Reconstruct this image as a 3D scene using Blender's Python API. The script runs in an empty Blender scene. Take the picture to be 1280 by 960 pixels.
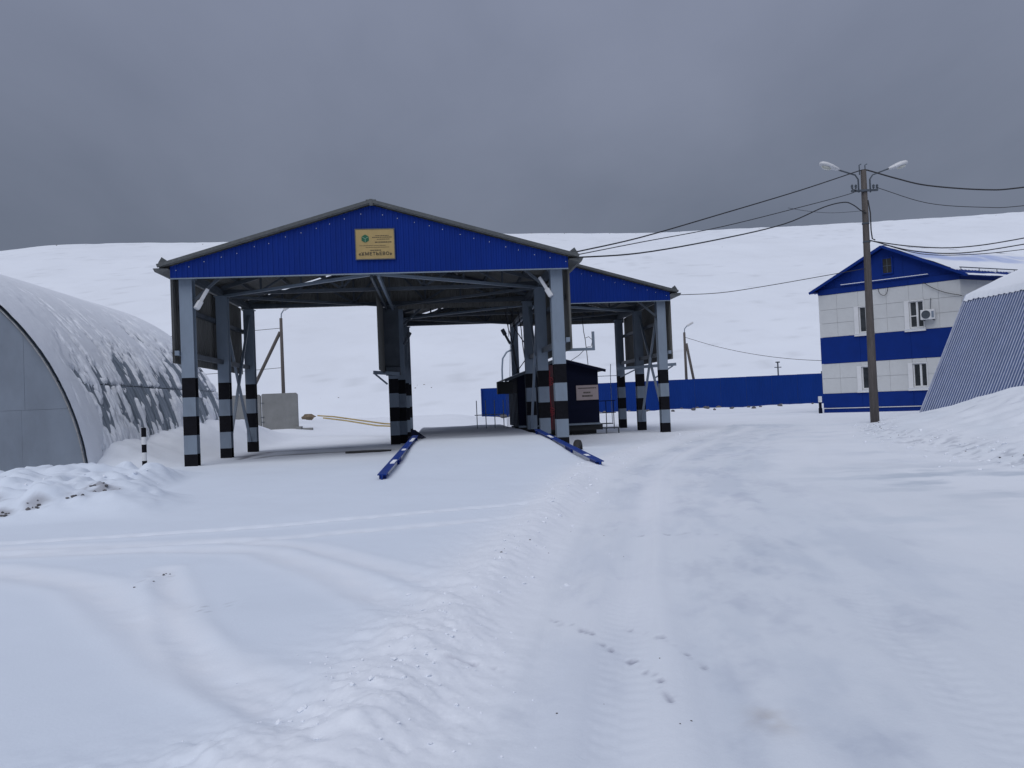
import bpy, bmesh, math, random
import numpy as np
from mathutils import Vector, Matrix
random.seed(7); RNG = np.random.default_rng(7)
sc = bpy.context.scene
col = sc.collection
PI = math.pi

# ------------------------------------------------------------------ camera
CAMZ = 1.6
cd = bpy.data.cameras.new('camera'); cam = bpy.data.objects.new('camera', cd); col.objects.link(cam)
cd.sensor_width = 36; cd.lens = 28.125; cd.clip_start = .05; cd.clip_end = 6000
cam.matrix_world = Matrix.Translation((0, 0, CAMZ)) @ Matrix.Rotation(math.radians(-5.4), 4, 'Z') @ \
    Matrix.Rotation(PI/2 + math.radians(1.33), 4, 'X') @ Matrix.Rotation(math.radians(-2.4), 4, 'Z')
sc.camera = cam

# ------------------------------------------------------------------ sky and light (overcast daylight)
SUN_EL, SUN_AZ = math.radians(56), math.radians(205)        # azimuth clockwise from +Y
w = bpy.data.worlds.new('World'); sc.world = w; w.use_nodes = True
nt = w.node_tree; nt.nodes.clear()
def nd(t, **k):
    n = nt.nodes.new(t)
    for a, b in k.items(): setattr(n, a, b)
    return n
out = nd('ShaderNodeOutputWorld'); bg = nd('ShaderNodeBackground'); nt.links.new(bg.outputs[0], out.inputs[0])
skyt = nd('ShaderNodeTexSky', sky_type='NISHITA', sun_disc=False, sun_elevation=SUN_EL, sun_rotation=SUN_AZ, dust_density=4.0)
sm = nd('ShaderNodeVectorMath', operation='SCALE'); sm.inputs['Scale'].default_value = .10
nt.links.new(skyt.outputs[0], sm.inputs[0])
tc = nd('ShaderNodeTexCoord'); sx = nd('ShaderNodeSeparateXYZ'); nt.links.new(tc.outputs['Generated'], sx.inputs[0])
# project the direction on a flat cloud deck so that clouds stretch towards the horizon
mz = nd('ShaderNodeMath', operation='MAXIMUM'); mz.inputs[1].default_value = 0.0; nt.links.new(sx.outputs[2], mz.inputs[0])
mza = nd('ShaderNodeMath', operation='ADD'); mza.inputs[1].default_value = 0.28; nt.links.new(mz.outputs[0], mza.inputs[0])
cx_ = nd('ShaderNodeCombineXYZ')
for i in (0, 1):
    dv = nd('ShaderNodeMath', operation='DIVIDE'); nt.links.new(sx.outputs[i], dv.inputs[0]); nt.links.new(mza.outputs[0], dv.inputs[1])
    nt.links.new(dv.outputs[0], cx_.inputs[i])
n1 = nd('ShaderNodeTexNoise'); n1.inputs['Scale'].default_value = 1.35; n1.inputs['Detail'].default_value = 7; n1.inputs['Roughness'].default_value = .52
n1.inputs['Distortion'].default_value = .25
mp = nd('ShaderNodeMapping'); mp.inputs['Location'].default_value = (5.3, 2.4, 0); mp.inputs['Rotation'].default_value = (0, 0, .5); mp.inputs['Scale'].default_value = (1.0, .55, 1)
nt.links.new(cx_.outputs[0], mp.inputs[0]); nt.links.new(mp.outputs[0], n1.inputs[0])
rmp = nd('ShaderNodeValToRGB'); nt.links.new(n1.outputs[0], rmp.inputs[0])
rmp.color_ramp.elements[0].position = .30; rmp.color_ramp.elements[0].color = (.84, .855, .865, 1)
rmp.color_ramp.elements[1].position = .70; rmp.color_ramp.elements[1].color = (1.15, 1.14, 1.13, 1)
grd = nd('ShaderNodeValToRGB'); nt.links.new(sx.outputs[2], grd.inputs[0]); grd.color_ramp.interpolation = 'EASE'
grd.color_ramp.elements[0].position = .15; grd.color_ramp.elements[0].color = (.158, .182, .243, 1)
grd.color_ramp.elements[1].position = .52; grd.color_ramp.elements[1].color = (.236, .264, .358, 1)
mul = nd('ShaderNodeMix', data_type='RGBA', blend_type='MULTIPLY'); mul.inputs[0].default_value = 1
nt.links.new(grd.outputs[0], mul.inputs[6]); nt.links.new(rmp.outputs[0], mul.inputs[7])
mxs = nd('ShaderNodeMix', data_type='RGBA'); mxs.inputs[0].default_value = .95
nt.links.new(sm.outputs[0], mxs.inputs[6]); nt.links.new(mul.outputs[2], mxs.inputs[7])
nt.links.new(mxs.outputs[2], bg.inputs[0]); bg.inputs[1].default_value = 1.0

sl = bpy.data.lights.new('sun', 'SUN'); sl.energy = 1.62; sl.angle = math.radians(60); sl.color = (.93, .935, .955)
so = bpy.data.objects.new('sun', sl); col.objects.link(so)
sd = Vector((math.sin(SUN_AZ)*math.cos(SUN_EL), math.cos(SUN_AZ)*math.cos(SUN_EL), math.sin(SUN_EL)))
so.rotation_euler = sd.to_track_quat('Z', 'Y').to_euler()
sc.view_settings.view_transform = 'Standard'; sc.view_settings.look = 'None'
sc.view_settings.exposure = 0; sc.view_settings.gamma = 1

# ------------------------------------------------------------------ materials
MATS = {}
def mat(name, base, rough=.6, metal=0, var=.12, scale=3.0, bump=0.0, bscale=40, tint=None, stretch=(1, 1, 1), spec=.5, dirt=0, dirtcol=(.1, .08, .06), coord='Object', vcol=False):
    if name in MATS: return MATS[name]
    m = bpy.data.materials.new(name); m.use_nodes = True; t = m.node_tree; N = t.nodes; L = t.links
    p = N['Principled BSDF']; p.inputs['Roughness'].default_value = rough; p.inputs['Metallic'].default_value = metal
    p.inputs['Specular IOR Level'].default_value = spec
    c = N.new('ShaderNodeTexCoord'); mpn = N.new('ShaderNodeMapping'); mpn.inputs['Scale'].default_value = stretch
    L.new(c.outputs[coord], mpn.inputs[0])
    no = N.new('ShaderNodeTexNoise'); no.inputs['Scale'].default_value = scale; no.inputs['Detail'].default_value = 6; no.inputs['Roughness'].default_value = .62
    L.new(mpn.outputs[0], no.inputs[0])
    r = N.new('ShaderNodeValToRGB'); L.new(no.outputs[0], r.inputs[0])
    lo = tuple(x*(1-var) for x in base); hi = tuple(min(1, x*(1+var)) for x in (tint or base))
    r.color_ramp.elements[0].position = .3; r.color_ramp.elements[0].color = (*lo, 1)
    r.color_ramp.elements[1].position = .7; r.color_ramp.elements[1].color = (*hi, 1)
    last = r.outputs[0]
    if dirt:
        n2 = N.new('ShaderNodeTexNoise'); n2.inputs['Scale'].default_value = scale*2.7; n2.inputs['Detail'].default_value = 8; n2.inputs['Roughness'].default_value = .7
        L.new(mpn.outputs[0], n2.inputs[0])
        r2 = N.new('ShaderNodeValToRGB'); L.new(n2.outputs[0], r2.inputs[0])
        r2.color_ramp.elements[0].position = .5; r2.color_ramp.elements[0].color = (0, 0, 0, 1)
        r2.color_ramp.elements[1].position = .72; r2.color_ramp.elements[1].color = (dirt, dirt, dirt, 1)
        mx = N.new('ShaderNodeMix'); mx.data_type = 'RGBA'; L.new(r2.outputs[0], mx.inputs[0]); L.new(last, mx.inputs[6]); mx.inputs[7].default_value = (*dirtcol, 1)
        last = mx.outputs[2]
    if vcol:
        a = N.new('ShaderNodeAttribute'); a.attribute_name = 'stain_shade'
        mx = N.new('ShaderNodeMix'); mx.data_type = 'RGBA'; mx.blend_type = 'MULTIPLY'; mx.inputs[0].default_value = 1
        L.new(last, mx.inputs[6]); L.new(a.outputs['Color'], mx.inputs[7]); last = mx.outputs[2]
    L.new(last, p.inputs['Base Color'])
    if bump:
        n3 = N.new('ShaderNodeTexNoise'); n3.inputs['Scale'].default_value = bscale; n3.inputs['Detail'].default_value = 5
        L.new(mpn.outputs[0], n3.inputs[0])
        b = N.new('ShaderNodeBump'); b.inputs['Strength'].default_value = bump; b.inputs['Distance'].default_value = .02
        L.new(n3.outputs[0], b.inputs['Height']); L.new(b.outputs[0], p.inputs['Normal'])
    MATS[name] = m; return m
BLUE = mat('blue_paint', (.0020, .0235, .195), .5, var=.12, scale=1.2, dirt=.25, dirtcol=(.004, .022, .13), stretch=(1, 1, .3), spec=.15)
BLUE2 = mat('fence_blue', (.0022, .030, .195), .6, var=.1, scale=.6, dirt=.3, dirtcol=(.004, .026, .14), stretch=(1, 1, .3), spec=.15)
BLUE3 = mat('building_blue', (.0025, .025, .185), .55, var=.1, scale=.8, dirt=.25, dirtcol=(.005, .022, .12), spec=.15)
RAILB = mat('rail_blue', (.004, .032, .22), .5, var=.2, scale=3, dirt=.25, dirtcol=(.2, .23, .33), spec=.2)
NAVY = mat('navy_paint', (.004, .006, .020), .75, var=.15, scale=2, spec=.12)
GREYP = mat('grey_paint', (.20, .245, .305), .5, var=.1, scale=2.0, dirt=.35, dirtcol=(.14, .165, .2), stretch=(1, 1, .35), spec=.35)
DGREY = mat('dark_grey_steel', (.075, .09, .11), .6, var=.2, scale=2.5, spec=.3)
BLACKP = mat('black_paint', (.006, .006, .009), .55, var=.3, scale=5, dirt=.15, dirtcol=(.03, .03, .036), spec=.12)
BACK = mat('sheet_back', (.155, .155, .148), .65, var=.15, scale=1.0, dirt=.3, dirtcol=(.07, .068, .06), stretch=(1, 1, .3), spec=.3)
TRIM = mat('verge_trim', (.075, .082, .085), .5, var=.15, scale=4, dirt=.3, dirtcol=(.20, .215, .23))
GALV = mat('galvanised_steel', (.21, .25, .30), .45, metal=.35, var=.13, scale=1.4, dirt=.35, dirtcol=(.30, .33, .38), bump=.1, bscale=12)
HANGW = mat('hangar_wall_steel', (.185, .215, .26), .55, metal=.1, var=.13, scale=1.1, dirt=.4, dirtcol=(.20, .24, .30), stretch=(1, 1, .5))
HANGR = mat('hangar_rib_blue', (.08, .12, .25), .5, metal=.15, var=.12, scale=1.0, dirt=.3, dirtcol=(.14, .18, .30), stretch=(1, 1, .3))
PALER = mat('pale_rib', (.44, .48, .60), .6, var=.15, scale=4, dirt=.7, dirtcol=(.20, .25, .40), stretch=(1, 1, .3))
WHITEP = mat('facade_white', (.56, .575, .58), .6, var=.05, scale=1.0, dirt=.25, dirtcol=(.43, .445, .46))
WHITEF = mat('white_plastic', (.68, .69, .70), .45, var=.05)
GLASS = mat('window_glass', (.035, .04, .045), .08, var=.4, scale=2, spec=.7)
CURT = mat('curtain_cloth', (.14, .14, .14), .8, var=.3, scale=6)
DARK = mat('dark_void', (.012, .013, .015), .7, var=.3)
WOOD = mat('weathered_pole', (.088, .078, .074), .85, var=.25, scale=4, stretch=(3, 3, .3), bump=.5, bscale=30, dirt=.5, dirtcol=(.17, .155, .145))
CONC = mat('grey_concrete', (.21, .215, .215), .85, var=.12, scale=1.2, bump=.35, bscale=25, dirt=.4, dirtcol=(.15, .155, .155))
BLKW = mat('black_cable', (.018, .018, .022), .6)
SNOW = mat('snow', (.80, .835, .90), .75, var=.02, scale=.35, bump=.35, bscale=9, spec=.25)
SNOWG = mat('ground_snow', (.795, .83, .895), .75, var=.025, scale=.35, bump=.10, bscale=45, spec=.25, vcol=True)
SNOWH = mat('hill_snow', (.79, .83, .90), .8, var=.035, scale=.05, bump=.0, spec=.2, dirt=.12, dirtcol=(.45, .46, .48), vcol=True)
GOLD = mat('gold_plate', (.38, .27, .105), .5, metal=.0, var=.1, scale=3)
GREEN = mat('logo_green', (.008, .10, .045), .5)
LGREEN = mat('logo_pale', (.25, .42, .30), .5)
INK = mat('dark_lettering', (.035, .03, .02), .6)
PLATE = mat('pinkish_plate', (.33, .27, .27), .5, var=.06)
RED = mat('dark_red_paint', (.05, .005, .010), .5, var=.3, scale=3)
RED2 = mat('red_paint', (.22, .012, .022), .5, var=.2)
RUBB = mat('rubber', (.022, .022, .024), .8, var=.3, scale=6)
YHOSE = mat('yellow_hose', (.40, .30, .12), .6, var=.2, scale=2)
ROCK = mat('brown_rock', (.17, .13, .09), .9, var=.4, scale=4)
DIRTM = mat('frozen_dirt', (.11, .105, .11), .9, var=.4, scale=10)
GRASS = mat('dry_stalks', (.16, .14, .12), .9, var=.4, scale=3)
LAMPG = mat('lamp_glass', (.55, .56, .50), .2, var=.1)
LAMPW = mat('lamp_housing', (.60, .61, .63), .45, var=.08)

# ------------------------------------------------------------------ object helpers
def tag(o, label=None, cat=None, group=None, kind=None):
    if label: o['label'] = label
    if cat: o['category'] = cat
    if group: o['group'] = group
    if kind: o['kind'] = kind
    return o
def thing(name, label, cat, loc=(0, 0, 0), rz=0, group=None):
    o = bpy.data.objects.new(name, None); o.empty_display_size = .3; col.objects.link(o)
    o.location = loc; o.rotation_euler = (0, 0, rz); return tag(o, label, cat, group)
def copy_tree(o, parent=None):
    c = o.copy(); col.objects.link(c)
    if parent is not None: c.parent = parent
    for ch in list(o.children): copy_tree(ch, c)
    return c
def finish(name, me, mats, parent, smooth=False, bevel=0, loc=None):
    o = bpy.data.objects.new(name, me)
    for m in (mats if isinstance(mats, (list, tuple)) else [mats]): me.materials.append(m)
    if smooth: me.polygons.foreach_set('use_smooth', [True]*len(me.polygons))
    col.objects.link(o)
    if parent is not None: o.parent = parent
    if loc is not None: o.location = loc
    if bevel:
        b = o.modifiers.new('bevel', 'BEVEL'); b.width = bevel; b.segments = 2; b.limit_method = 'ANGLE'
    return o
class MB:
    def __init__(s): s.v = []; s.f = []; s.m = []
    def add(s, vs, fs, mi=0):
        b = len(s.v); s.v += [tuple(map(float, v)) for v in vs]; s.f += [tuple(b+i for i in f) for f in fs]; s.m += [mi]*len(fs); return s
    def box(s, x0, x1, y0, y1, z0, z1, mi=0):
        return s.add([(x0,y0,z0),(x1,y0,z0),(x1,y1,z0),(x0,y1,z0),(x0,y0,z1),(x1,y0,z1),(x1,y1,z1),(x0,y1,z1)],
                     [(0,3,2,1),(4,5,6,7),(0,1,5,4),(1,2,6,5),(2,3,7,6),(3,0,4,7)], mi)
    def beam(s, a, b, wd, h, mi=0, up=(0, 0, 1)):
        a = Vector(a); b = Vector(b); d = (b-a).normalized(); u = Vector(up)
        if abs(d.dot(u)) > .98: u = Vector((0, 1, 0))
        r = d.cross(u).normalized(); t = r.cross(d).normalized()
        vs = []
        for p in (a, b):
            for i, j in ((-1,-1),(1,-1),(1,1),(-1,1)): vs.append(p + r*(i*wd/2) + t*(j*h/2))
        return s.add(vs, [(0,1,2,3),(7,6,5,4),(0,4,5,1),(1,5,6,2),(2,6,7,3),(3,7,4,0)], mi)
    def angle(s, a, b, wd, th=.012, mi=0):         # L-section bar
        s.beam(a, b, wd, th, mi); v = Vector((0, 0, wd/2)); return s.beam(Vector(a)+v, Vector(b)+v, th, wd, mi)
    def tube(s, pts, r, n=6, mi=0, r1=None, cap=True):
        pts = [Vector(p) for p in pts]; m = len(pts); b = []
        pr = None
        for i, p in enumerate(pts):
            d = (pts[min(i+1, m-1)] - pts[max(i-1, 0)]).normalized()
            if pr is None:
                u = Vector((0, 0, 1)) if abs(d.z) < .9 else Vector((1, 0, 0)); pr = d.cross(u).normalized()
            else: pr = (pr - d*pr.dot(d)).normalized()
            t = d.cross(pr); rr = r if r1 is None else r + (r1-r)*i/(m-1)
            for k in range(n):
                a = 2*PI*k/n; b.append(p + pr*(math.cos(a)*rr) + t*(math.sin(a)*rr))
        fs = [(i*n+k, i*n+(k+1) % n, (i+1)*n+(k+1) % n, (i+1)*n+k) for i in range(m-1) for k in range(n)]
        if cap: fs += [tuple(range(n-1, -1, -1)), tuple((m-1)*n+k for k in range(n))]
        return s.add(b, fs, mi)
    def prism(s, poly, y0, y1, mi=0, axis='y'):      # poly of (x,z)
        n = len(poly)
        P = (lambda p, y: (p[0], y, p[1])) if axis == 'y' else ((lambda p, y: (y, p[0], p[1])) if axis == 'x' else (lambda p, y: (p[0], p[1], y)))
        vs = [P(p, y0) for p in poly] + [P(p, y1) for p in poly]
        fs = [tuple(range(n)), tuple(range(2*n-1, n-1, -1))] + [(i, i+n, (i+1) % n+n, (i+1) % n) for i in range(n)]
        return s.add(vs, fs, mi)
    def lathe(s, prof, c=(0, 0, 0), n=14, mi=0, axis='z'):
        vs = []
        for r, h in prof:
            for k in range(n):
                a = 2*PI*k/n; x, y = r*math.cos(a), r*math.sin(a)
                vs.append((c[0]+x, c[1]+y, c[2]+h) if axis == 'z' else (c[0]+x, c[1]+h, c[2]+y))
        m = len(prof)
        fs = [(i*n+k, i*n+(k+1) % n, (i+1)*n+(k+1) % n, (i+1)*n+k) for i in range(m-1) for k in range(n)]
        return s.add(vs, fs, mi)
    def build(s, name, mats, parent=None, smooth=False, bevel=0, loc=None):
        me = bpy.data.meshes.new(name); me.from_pydata(s.v, [], s.f); 
        me.polygons.foreach_set('material_index', s.m); me.update()
        bm = bmesh.new(); bm.from_mesh(me); bmesh.ops.recalc_face_normals(bm, faces=bm.faces); bm.to_mesh(me); bm.free()
        return finish(name, me, mats, parent, smooth, bevel, loc)
def sheet(P, us, prof, lo, hi, name, mats, parent, th=.004, nv=1):
    """profiled metal sheet: P(u, v, w)->point, us = u samples, prof(u)=w offset, lo/hi(u) = v range; front slot 0, back slot 1"""
    mb = MB(); n = len(us); fr = []; bk = []
    for u in us:
        for k in range(nv+1):
            v = lo(u) + (hi(u)-lo(u))*k/nv; q = prof(u)
            fr.append(P(u, v, q)); bk.append(P(u, v, q-th))
    W = nv+1
    f1 = [(i*W+k, (i+1)*W+k, (i+1)*W+k+1, i*W+k+1) for i in range(n-1) for k in range(nv)]
    mb.add(fr + bk, f1, 0); N = n*W
    mb.f += [tuple(N+j for j in reversed(f)) for f in f1]; mb.m += [1]*len(f1)
    e = []
    for i in range(n-1): e += [(i*W, N+i*W, N+(i+1)*W, (i+1)*W), (i*W+nv, (i+1)*W+nv, N+(i+1)*W+nv, N+i*W+nv)]
    for k in range(nv): e += [(k, k+1, N+k+1, N+k), ((n-1)*W+k, N+(n-1)*W+k, N+(n-1)*W+k+1, (n-1)*W+k+1)]
    mb.f += e; mb.m += [1]*len(e)
    me = bpy.data.meshes.new(name); me.from_pydata(mb.v, [], mb.f); me.polygons.foreach_set('material_index', mb.m); me.update()
    return finish(name, me, mats, parent)
def trap(u0, u1, pitch, d):
    """u samples + profile for a trapezoidal sheet between u0 and u1"""
    us = {round(u0, 4), round(u1, 4)}; k0 = int(math.floor(u0/pitch)); k1 = int(math.ceil(u1/pitch))
    for k in range(k0, k1+1):
        for f in (.0, .42, .52, .90): 
            u = (k+f)*pitch
            if u0 < u < u1: us.add(round(u, 4))
    def prof(u):
        f = (u/pitch) % 1.0
        if f < .42: return 0
        if f < .52: return d*(f-.42)/.10
        if f < .90: return d
        return d*(1-(f-.90)/.10)
    return sorted(us), prof
def path3(a, b, n=16, sag=0.0):
    a = Vector(a); b = Vector(b)
    return [a.lerp(b, t/n) - Vector((0, 0, 4*sag*(t/n)*(1-t/n))) for t in range(n+1)]

# ------------------------------------------------------------------ numpy noise
def _h(ix, iy, s):
    n = (ix*374761393 + iy*668265263 + s*974634777) & 0x7fffffff
    n = ((n ^ (n >> 13))*1274126177) & 0x7fffffff
    return ((n ^ (n >> 16)) & 0xffff)/65535.0
def vn(x, y, s=0):
    x = np.asarray(x, float); y = np.asarray(y, float)
    ix = np.floor(x).astype(np.int64); iy = np.floor(y).astype(np.int64); fx = x-ix; fy = y-iy
    u = fx*fx*fx*(fx*(fx*6-15)+10); v = fy*fy*fy*(fy*(fy*6-15)+10)
    return ((_h(ix, iy, s)*(1-u)+_h(ix+1, iy, s)*u)*(1-v) + (_h(ix, iy+1, s)*(1-u)+_h(ix+1, iy+1, s)*u)*v)*2-1
def fbm(x, y, s=0, o=4, g=.5):
    t = 0; a = 1; n = 0
    for k in range(o):
        t = t + a*vn(x*2**k+17.3*k, y*2**k-9.1*k, s+k); n += a; a *= g
    return t/n
def cell(x, y, s=0):
    """rounded lumps 0..1 (1 at a cell centre)"""
    ix = np.floor(x).astype(np.int64); iy = np.floor(y).astype(np.int64); best = np.full(np.shape(x), 9.0)
    for dx in (-1, 0, 1):
        for dy in (-1, 0, 1):
            cx = ix+dx; cy = iy+dy
            px = cx + _h(cx, cy, s); py = cy + _h(cx, cy, s+5); best = np.minimum(best, (px-x)**2+(py-y)**2)
    return np.clip(1-best*1.3, 0, 1)
def sstep(a, b, x):
    t = np.clip((x-a)/(b-a), 0, 1); return t*t*(3-2*t)
def dist_poly(X, Y, pts):
    """distance, signed side (+ = right of travel), arc position"""
    bd = np.full(X.shape, 1e9); bs = np.zeros(X.shape); ba = np.zeros(X.shape); acc = 0
    for (x0, y0), (x1, y1) in zip(pts[:-1], pts[1:]):
        dx, dy = x1-x0, y1-y0; L = math.hypot(dx, dy)
        t = np.clip(((X-x0)*dx+(Y-y0)*dy)/(L*L), 0, 1); d = np.hypot(X-x0-t*dx, Y-y0-t*dy)
        sgn = np.where((X-x0)*dy-(Y-y0)*dx > 0, 1, -1); k = d < bd
        bd = np.where(k, d, bd); bs = np.where(k, sgn, bs); ba = np.where(k, acc+t*L, ba); acc += L
    return bd, bs, ba

RIDGE = [(-.8, -6), (-.7, 2.4), (-.25, 3.8), (.02, 4.9), (.26, 5.9), (.62, 7.4), (1.55, 10.7), (3.2, 16.5), (5.3, 21.6), (9.3, 29.5), (11.5, 33.2), (13.5, 37)]
BANKE = [(9.0, 2), (10.7, 13.8), (11.95, 18), (14.2, 25.3), (17.5, 31.5), (19.8, 34.6), (22.5, 37.8), (26, 41)]
def ground_h(X, Y):
    """height and stain multiplier (rgb) of the snow-covered yard, world coordinates"""
    S = np.ones(X.shape+(3,))
    def stain_shade(mask, c):
        nonlocal S
        S = S*(1-mask[..., None]*(1-np.array(c)))
    n_lo = fbm(X*.18, Y*.18, 3, 3); n_mid = fbm(X*.9, Y*.9, 11, 4)
    d, sg, ar = dist_poly(X, Y, RIDGE); sd_ = d*sg                     # >0: road side
    Z = .035*n_lo
    left = sstep(.15, -.55, sd_)
    far = 1-sstep(30, 40, Y)
    Z += left*(.10*far + .018*n_mid)
    TR = np.zeros(X.shape)
    # plough ridge: lumpy
    hgt = (.125+.04*vn(ar*.35, ar*0, 5))*(1-.55*sstep(14, 30, Y))*(1-sstep(33, 38, Y))
    prof = np.exp(-((sd_+.12)/.30)**2)
    lump = (.5+.5*fbm(X*5, Y*5, 2, 7, .66)) + .25*cell(X*9, Y*9, 8)*(vn(X*1.5, Y*1.5, 10) > 0)
    Z += prof*hgt*(.72+.34*lump)
    wide = np.exp(-((sd_+.35)/.60)**2)*(1-sstep(24, 36, Y))
    Z += wide*(.026*fbm(X*7, Y*7, 31, 6, .66))*(Y < 40)
    fluff = np.clip(prof+wide*.7, 0, 1)
    # heap where tracks cross the ridge close to the camera
    for (cx, cy, r, h) in ((-.40, 4.1, .65, .06), (-.15, 5.3, .6, .05), (-.98, 3.62, .22, .06), (-1.6, 3.3, .5, .05)):
        g = np.exp(-(((X-cx)**2+(Y-cy)**2)/(r*r))); Z += g*h*(.6+.75*fbm(X*5.5, Y*5.5, 13, 7, .66)+.12*cell(X*11, Y*11, 14))
    # packed road: long tyre ruts following the ridge curve
    rd = sstep(.1, .5, sd_)*(1-sstep(38, 50, Y))
    Z += rd*(.009*fbm(sd_*6, ar*.35, 41, 4) + .004*fbm(sd_*20, ar*.8, 47, 3))
    for off, wd, dep in ((.55, .09, .010), (1.05, .15, .026), (1.45, .12, .013), (2.1, .10, .008), (2.85, .18, .020), (3.3, .12, .010), (4.7, .2, .012), (6.4, .2, .010)):
        q = off + .12*vn(ar*.12, ar*0, int(off*10)); e = (sd_-q)/wd
        Z += rd*(-dep*np.exp(-e*e) + dep*.7*np.exp(-((np.abs(e)-1.5)/.55)**2))
        tread = (np.abs(e) < .9)*(.5+.5*np.sin(ar*50+np.sign(e)*1.2+e*1.5))*.004*(1-sstep(6, 9, Y)); Z += rd*tread*(dep > .018)
    # icy polish, dirt and painted shadow streaks on the road
    m1 = sstep(.05, .5, fbm(sd_*.9+3, ar*.22, 51, 4)); ice = rd*m1*np.exp(-((sd_-2.3)/1.6)**2)
    rutk = 1-.85*np.exp(-((sd_-1.25-.12*vn(ar*.12, ar*0, 10))/.26)**2)
    gz = rd*np.clip(sstep(.05, .9, sd_)*(1-sstep(2.6, 4.4, sd_+.5*vn(ar*.3, ar*0, 52))), 0, 1)*rutk
    stain_shade(gz*(.35+.65*sstep(-.15, .35, fbm(sd_*1.6, ar*.55, 54, 5, .6)))*.8, (.80, .825, .865))
    stain_shade(gz*sstep(.0, .6, fbm(sd_*2.3+5, ar*1.0, 55, 6, .7))*.7, (.80, .81, .85))
    stain_shade(rd*sstep(.0, .5, fbm(sd_*.6, ar*.1, 53, 4))*.5, (.88, .905, .92))
    stain_shade(rd*.5*(1-np.exp(-((sd_-1.2)/.35)**2)), (.955, .965, .96))
    m2 = np.exp(-(((X-9.0)/1.9)**2+((Y-12.6)/2.6)**2))*sstep(-.25, .45, fbm(X*.9, Y*1.6, 57, 4)); stain_shade(np.clip(m2, 0, 1), (.62, .67, .72))  # bluish shadow streaks put into the snow colour, here and below
    m2 = .7*np.exp(-(((X-5.6)/1.0)**2+((Y-8.9)/.7)**2))*sstep(-.3, .7, fbm(X*1.1, Y*2.2, 59, 4)); stain_shade(m2, (.82, .86, .89))
    stain_shade(np.exp(-(((X-1.56)/.10)**2+((Y-3.8)/.16)**2))*sstep(-.5, .5, fbm(X*9, Y*9, 61, 4))*.8, (.80, .74, .68))
    for pl, wd, am in ((((.76, 5.96), (.86, 5.7), (.98, 5.38), (1.05, 5.1), (1.13, 4.88), (1.17, 4.5), (1.15, 4.11)), .03, .75),
                       (((2.2, 9.2), (2.5, 9.15), (3.1, 8.97)), .03, .5), (((-.09, 4.81), (.12, 4.82), (.33, 4.75)), .015, .55),
                       (((1.25, 5.6), (1.4, 5.2), (1.5, 4.85), (1.56, 4.5)), .018, .6)):
        dd, _, aa = dist_poly(X, Y, pl)
        dd = dd + .03*fbm(X*14, Y*14, 71, 3)
        mk = np.exp(-(dd/(wd*.7))**2)*sstep(-.15, .2, fbm(X*15, Y*15, 77, 3)); stain_shade(np.clip(mk, 0, 1)*am, (.34, .33, .40)); Z -= .012*mk
    # sparse grime crumbs of the road
    # shallow wheel tracks over the left snowfield
    T = [([(-30, 12.3), (-5.5, 10.75), (-2.34, 10.95), (1.55, 12.0)], .10, .032, 1), ([(-30, 9.6), (-5.5, 9.9), (-2.0, 9.86), (1.0, 10.5)], .10, .016, 1),
         ([(-30, 10.6), (-7, 10.1), (-3.3, 9.5), (-1.94, 8.98), (-.99, 7.53), (-.21, 5.9)], .16, .019, 0),
         ([(-7, 10.4), (-2.6, 9.9), (-1.5, 9.1), (-.5, 7.6), (.2, 6.4)], .14, .014, 0),
         ([(-30, 9.8), (-7, 9.3), (-4.66, 8.8), (-3.16, 7.6), (-1.5, 5.05), (-.62, 4.0)], .17, .022, 0),
         ([(-2.74, 8.2), (-2.35, 7.2), (-1.9, 5.98), (-1.3, 4.7), (-.6, 3.7)], .11, .016, 0)]
    for pl, wd, dep, tr in T:
        dd, s2, aa = dist_poly(X, Y, pl); e = dd/wd; k = left*(1-.4*sstep(-.2, .6, vn(aa*.5, aa*0, 91)))
        Z += k*(-dep*np.exp(-e*e)+dep*.6*np.exp(-((e-1.7)/.6)**2) + dep*.35*np.exp(-e*e)*fbm(X*7, Y*7, 92, 3))
        TR = np.maximum(TR, np.exp(-(dd/(wd*1.7))**2)*(.75+.25*fbm(aa*3, dd*6, 93, 2)))
        if tr: Z += k*dep*.55*np.exp(-e*e)*np.sin(aa*17)
    stain_shade(left*far*(1-sstep(21, 30, Y))*(1-.9*np.clip(np.maximum(TR, fluff), 0, 1)), (.885, .925, .965))
    # small scrape with soil by the left tracks
    sc_ = np.exp(-(((X+2.66)/.08)**2+((Y-7.75)/.28)**2)); Z += sc_*.04*cell(X*8, Y*8, 95); 
    stain_shade(sc_*(fbm(X*16, Y*16, 96, 3) > .38)*.9, (.35, .31, .28))
    sc_ = np.exp(-(((X+1.83)/.16)**2+((Y-6.5)/.22)**2)); stain_shade(sc_*(fbm(X*20, Y*20, 97, 3) > .42)*.6, (.5, .5, .5))
    # weighbridge ramp and deck
    inx = sstep(-1.35, -.75, X)*(1-sstep(3.3, 3.75, X)); rr = inx*sstep(16.2, 26.2, Y)*(1-sstep(43, 47, Y)); Z = Z*(1-.6*rr) + rr*(.47+.015*n_mid)
    stain_shade(inx*sstep(25.5, 27, Y)*(1-sstep(44, 46, Y))*.8, (.62, .63, .67))  # roof shade and dirt put into the deck colour
    # below the roofs: roof shade and dirt painted grey, plus wind-brushed bare streaks
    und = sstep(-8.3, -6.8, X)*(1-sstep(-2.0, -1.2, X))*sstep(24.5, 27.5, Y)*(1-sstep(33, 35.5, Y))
    stain_shade(und*.7, (.74, .75, .78))
    br = 0*und*sstep(.18, .42, fbm((X*.25-Y*.10)*.9, (Y-.12*(X+5)**2*.25)*1.9, 101, 3)); stain_shade(br*.85, (.32, .31, .33)); Z -= .02*br
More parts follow.
